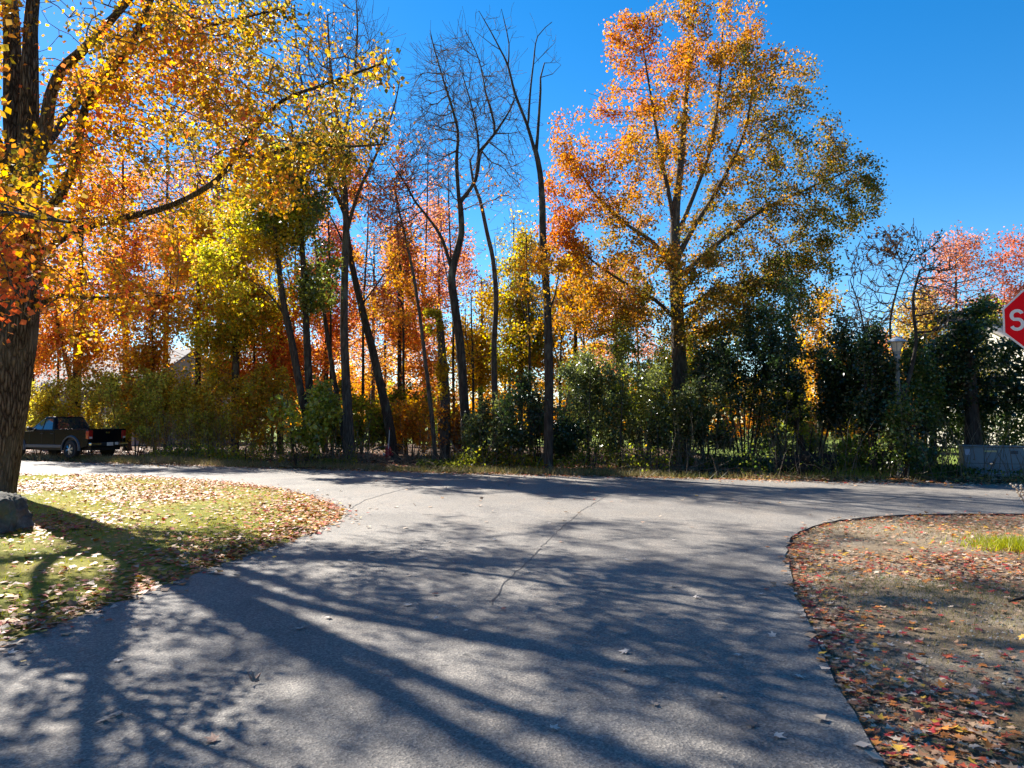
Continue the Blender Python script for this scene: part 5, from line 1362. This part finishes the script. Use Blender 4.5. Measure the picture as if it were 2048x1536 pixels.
mb = MB(); mb.box((-.03, .06, ch), (cw + .03, .98, ch + .035)); mb.build('lid', 'cabinet_green', U, .012)
def face_y(z): return .10 * (z - .1) / (ch - .1)
zs = .10 + (ch - .1) * .36
MB().box((.02, face_y(zs) - .008, zs - .006), (cw - .02, face_y(zs) + .01, zs + .006)).build('seam', 'cabinet_dark', U)
MB().box((cw * .42, face_y(zs) - .05, zs - .03), (cw * .47, face_y(zs) + .02, zs + .03)).build('padlock', 'chrome', U, .01)
MB().box((cw * .42, face_y(zs) - .035, zs + .03), (cw * .51, face_y(zs) + .02, zs + .05)).build('hasp', 'cabinet_dark', U, .006)
def stick(x0, x1, t0, t1, mt, nm):
    z0, z1 = .1 + (ch - .1) * t0, .1 + (ch - .1) * t1
    MB().add([(x0, face_y(z0) - .006, z0), (x1, face_y(z0) - .006, z0), (x1, face_y(z1) - .006, z1), (x0, face_y(z1) - .006, z1)] + [(x0, face_y(z0) + .004, z0), (x1, face_y(z0) + .004, z0), (x1, face_y(z1) + .004, z1), (x0, face_y(z1) + .004, z1)],
             [(0, 1, 2, 3), (7, 6, 5, 4), (0, 4, 5, 1), (1, 5, 6, 2), (2, 6, 7, 3), (3, 7, 4, 0)]).build(nm, mt, U)
stick(.03, .16, .68, .90, 'sticker_grey', 'notice_plate'); stick(cw * .34, cw * .55, .80, .87, 'sticker_yellow', 'warning_label'); stick(cw * .78, cw * .9, .74, .86, 'cabinet_dark', 'nameplate')

# ------------------------------------------------------------------ stop sign
plain('sign_red', (0.85, .004, .012), .5, vary=.04, spec=.1); plain('sign_white', (0.80, .78, .72), .45, vary=.05); plain('post_steel', (0.35, .36, .36), .5, .6, vary=.15); plain('sign_back', (0.5, .5, .5), .4, .8, vary=.1)
Ys = 9.0; sc_ = at(2079, 637, Ys); ang_ = math.atan2(sc_[0], sc_[1])
St = root('stop_sign', (sc_[0], sc_[1], zg(sc_[0], sc_[1]) - .05), 'red octagonal stop sign with white rim at the right edge', 'sign', None, -ang_)
hz_ = sc_[2] - (zg(sc_[0], sc_[1]) - .05)
mb = MB(); mb.box((-.025, .02, 0), (.025, .06, hz_ + .36)); mb.box((-.055, .056, 0), (-.025, .062, hz_ + .36)); mb.box((.025, .056, 0), (.055, .062, hz_ + .36)); mb.build('post', 'post_steel', St)
def octo(half, c): 
    R_ = half / math.cos(math.pi / 8); return [(R_ * math.cos(math.pi / 8 + k * math.pi / 4), c + R_ * math.sin(math.pi / 8 + k * math.pi / 4)) for k in range(8)]
hs = .375
pl_ = MB().prism(octo(hs, hz_), -.001, .004).build('plate', 'sign_white', St)
MB().prism(octo(hs - .022, hz_), -.004, -.0015).build('red_field', 'sign_red', pl_)
MB().prism(octo(hs, hz_), .0045, .007).build('plate_back', 'sign_back', pl_)
def letter(stroke, ox, w_, h_, th):
    """a letter as one flat ribbon along its stroke lines"""
    mb = MB()
    for line in stroke:
        P = [Vector((ox + x * w_, 0, hz_ - h_ / 2 + z * h_)) for x, z in line]
        L, Rr = [], []
        for j, p in enumerate(P):
            d = (P[min(j + 1, len(P) - 1)] - P[max(j - 1, 0)]).normalized(); nn = Vector((-d.z, 0, d.x)) * th
            L.append(p + nn); Rr.append(p - nn)
        k = len(P); V = [(q.x, -.0065, q.z) for q in L + Rr] + [(q.x, -.0045, q.z) for q in L + Rr]
        Fq = [(j, j + 1, k + j + 1, k + j) for j in range(k - 1)] + [(2 * k + k + j, 2 * k + k + j + 1, 2 * k + j + 1, 2 * k + j) for j in range(k - 1)]
        mb.add(V, Fq)
    return mb.build('letter', 'sign_white', pl_)
def arc_(cx, cz, rx, rz, a0, a1, n=12): return [(cx + rx * math.cos(math.radians(a0 + (a1 - a0) * i / n)), cz + rz * math.sin(math.radians(a0 + (a1 - a0) * i / n))) for i in range(n + 1)]
lw_, lh_, th_ = .116, .232, .0195
S_ = arc_(.5, .75, .48, .25, 20, 250, 14)[:-1] + arc_(.5, .27, .5, .27, 80, -160, 14)
letter([S_], -.285, lw_, lh_, th_)
letter([[(0, 1), (1, 1)], [(.5, 1), (.5, -.07)]], -.13, lw_, lh_, th_)
letter([arc_(.5, .5, .5, .5, 0, 360, 28)], .02, lw_, lh_, th_)
letter([[(0, -.07), (0, 1)], [(0, 1), (.5, 1)] + arc_(.5, .74, .45, .26, 80, -80, 10) + [(.5, .48), (0, .48)]], .178, lw_, lh_, th_)

# ------------------------------------------------------------------ houses glimpsed through the trees
m, nt, b = nodes_of('roof_shingle'); v = coords(nt, (1, 1, 3)); f = noise(nt, v, 6, 6); nt.links.new(ramp(nt, f, [(.3, (.17, .155, .145)), (.7, (.30, .275, .255))]), b.inputs['Base Color']); b.inputs['Roughness'].default_value = .9; bump(nt, b, f, .4, .02)
plain('siding_tan', (0.42, .36, .29), .8, vary=.08); plain('siding_cream', (0.70, .66, .56), .8, vary=.06); plain('trim_white', (0.75, .75, .72), .6, vary=.04); plain('brick_tan', (0.34, .25, .19), .9, vary=.2, scale=14)
def house(label, loc, rz, w, d, h, rise, wallmat, wins):
    Hs = root('house', loc, label, 'house', None, rz)
    wl_ = MB(); wl_.box((-w / 2, -d / 2, 0), (w / 2, d / 2, h)); 
    wl_.add([(-w / 2, -d / 2, h), (-w / 2, d / 2, h), (-w / 2, 0, h + rise), (w / 2, -d / 2, h), (w / 2, d / 2, h), (w / 2, 0, h + rise)], [(0, 1, 2), (5, 4, 3)])
    wl2 = wl_.build('wall', wallmat, Hs)
    for k in range(int(h / .35)):
        MB().box((-w / 2 - .018, -d / 2 - .018, .2 + k * .35), (w / 2 + .018, d / 2 + .018, .2 + k * .35 + .30)).build('siding_board', wallmat, wl2)
    e = .45; t_ = .14
    for s_ in (-1, 1):
        sl = rise / (d / 2)
        rf = MB().add([(-w / 2 - e, s_ * (d / 2 + e), h - sl * e), (w / 2 + e, s_ * (d / 2 + e), h - sl * e), (w / 2 + e, 0, h + rise), (-w / 2 - e, 0, h + rise),
                       (-w / 2 - e, s_ * (d / 2 + e), h - sl * e + t_), (w / 2 + e, s_ * (d / 2 + e), h - sl * e + t_), (w / 2 + e, 0, h + rise + t_), (-w / 2 - e, 0, h + rise + t_)],
                      [(0, 1, 2, 3), (4, 5, 6, 7), (0, 1, 5, 4), (1, 2, 6, 5), (3, 0, 4, 7)]).build('roof', 'roof_shingle', Hs)
    for side, a0, z0, ww, hh in wins:
        fr, gl = MB(), MB()
        if side == 'f':
            fr.box((a0 - ww / 2 - .08, -d / 2 - .07, z0 - .08), (a0 + ww / 2 + .08, -d / 2 - .02, z0 + hh + .08)); gl.box((a0 - ww / 2, -d / 2 - .08, z0), (a0 + ww / 2, -d / 2 - .071, z0 + hh))
        else:
            fr.box((-w / 2 - .07, a0 - ww / 2 - .08, z0 - .08), (-w / 2 - .02, a0 + ww / 2 + .08, z0 + hh + .08)); gl.box((-w / 2 - .08, a0 - ww / 2, z0), (-w / 2 - .071, a0 + ww / 2, z0 + hh))
        wd = fr.build('window', 'trim_white', Hs); gl.build('pane', 'dark_glass', wd)
    return Hs
hc = at(255, 870, 58)
house('tan house with a grey shingle roof behind the orange maples', (hc[0], hc[1], -.16), math.radians(-24), 13, 9, 4.2, 3.0, 'siding_tan', [('f', -3, 1.0, 1.2, 1.4), ('f', 0, 1.0, 1.2, 1.4), ('f', 3.4, 1.0, 1.2, 1.4), ('s', 0, 1.0, 1.2, 1.4)])
hc = at(2085, 870, 43)
house('cream two storey house behind the dark trees by the cabinet', (hc[0], hc[1], -.05), math.radians(12), 9, 8, 5.4, 2.2, 'siding_cream', [('f', -2.2, .9, 1.1, 1.4), ('f', 1.5, .9, 1.1, 1.4), ('f', -2.2, 3.3, 1.1, 1.3), ('f', 1.5, 3.3, 1.1, 1.3), ('s', 0, 3.3, 1.1, 1.3), ('s', 0, .9, 1.1, 1.3)])

# ------------------------------------------------------------------ small things on the right verge
plain('seed_head', (0.62, .52, .38), .8, vary=.25, scale=30)
c = gp(2062, 1032); zz = zg(c[0], c[1])
Wd = root('dried_weed', (c[0], c[1], zz), 'pale dried weed with fluffy seed heads at the right edge', 'plant')
r = np.random.default_rng(61)
mbS, k = MB(), 0
for i in range(9):
    a_ = r.uniform(0, 6.28); ln = r.uniform(.3, .62); e = Vector((math.cos(a_) * .22 * r.uniform(.5, 1.3), math.sin(a_) * .2, ln))
    mb = MB(); mb.tube([(0, 0, 0), tuple(e * .5 + Vector((0, 0, .05))), tuple(e)], .006, .003, 5); mb.build('stalk', 'twig_pale', Wd)
    mb = MB()
    for q in range(7):
        p = e * (1 - q * .05) + Vector(r.normal(0, .022, 3)); mb.lathe([(.004, -.02), (.02, -.008), (.022, .006), (.006, .02)], 6, tuple(p))
    hd = mb.build('seed_head', 'seed_head', Wd); hd['kind'] = 'stuff'
pts = [gp(2075, 1212, 0), gp(2045, 1213, 0), gp(2018, 1216, 0)]
mb = MB(); mb.tube([(p[0], p[1], zg(p[0], p[1]) + h_) for p, h_ in zip(pts, (.06, .05, .03))], .022, .010, 7)
mb.tube([(pts[1][0], pts[1][1], zg(*pts[1][:2]) + .05), (pts[1][0] - .05, pts[1][1] + .1, zg(*pts[1][:2]) + .06)], .009, .005, 5)
tag(mb.build('fallen_stick', 'bark_dark', smooth=True), 'dark broken stick lying among leaves at the right edge', 'stick')
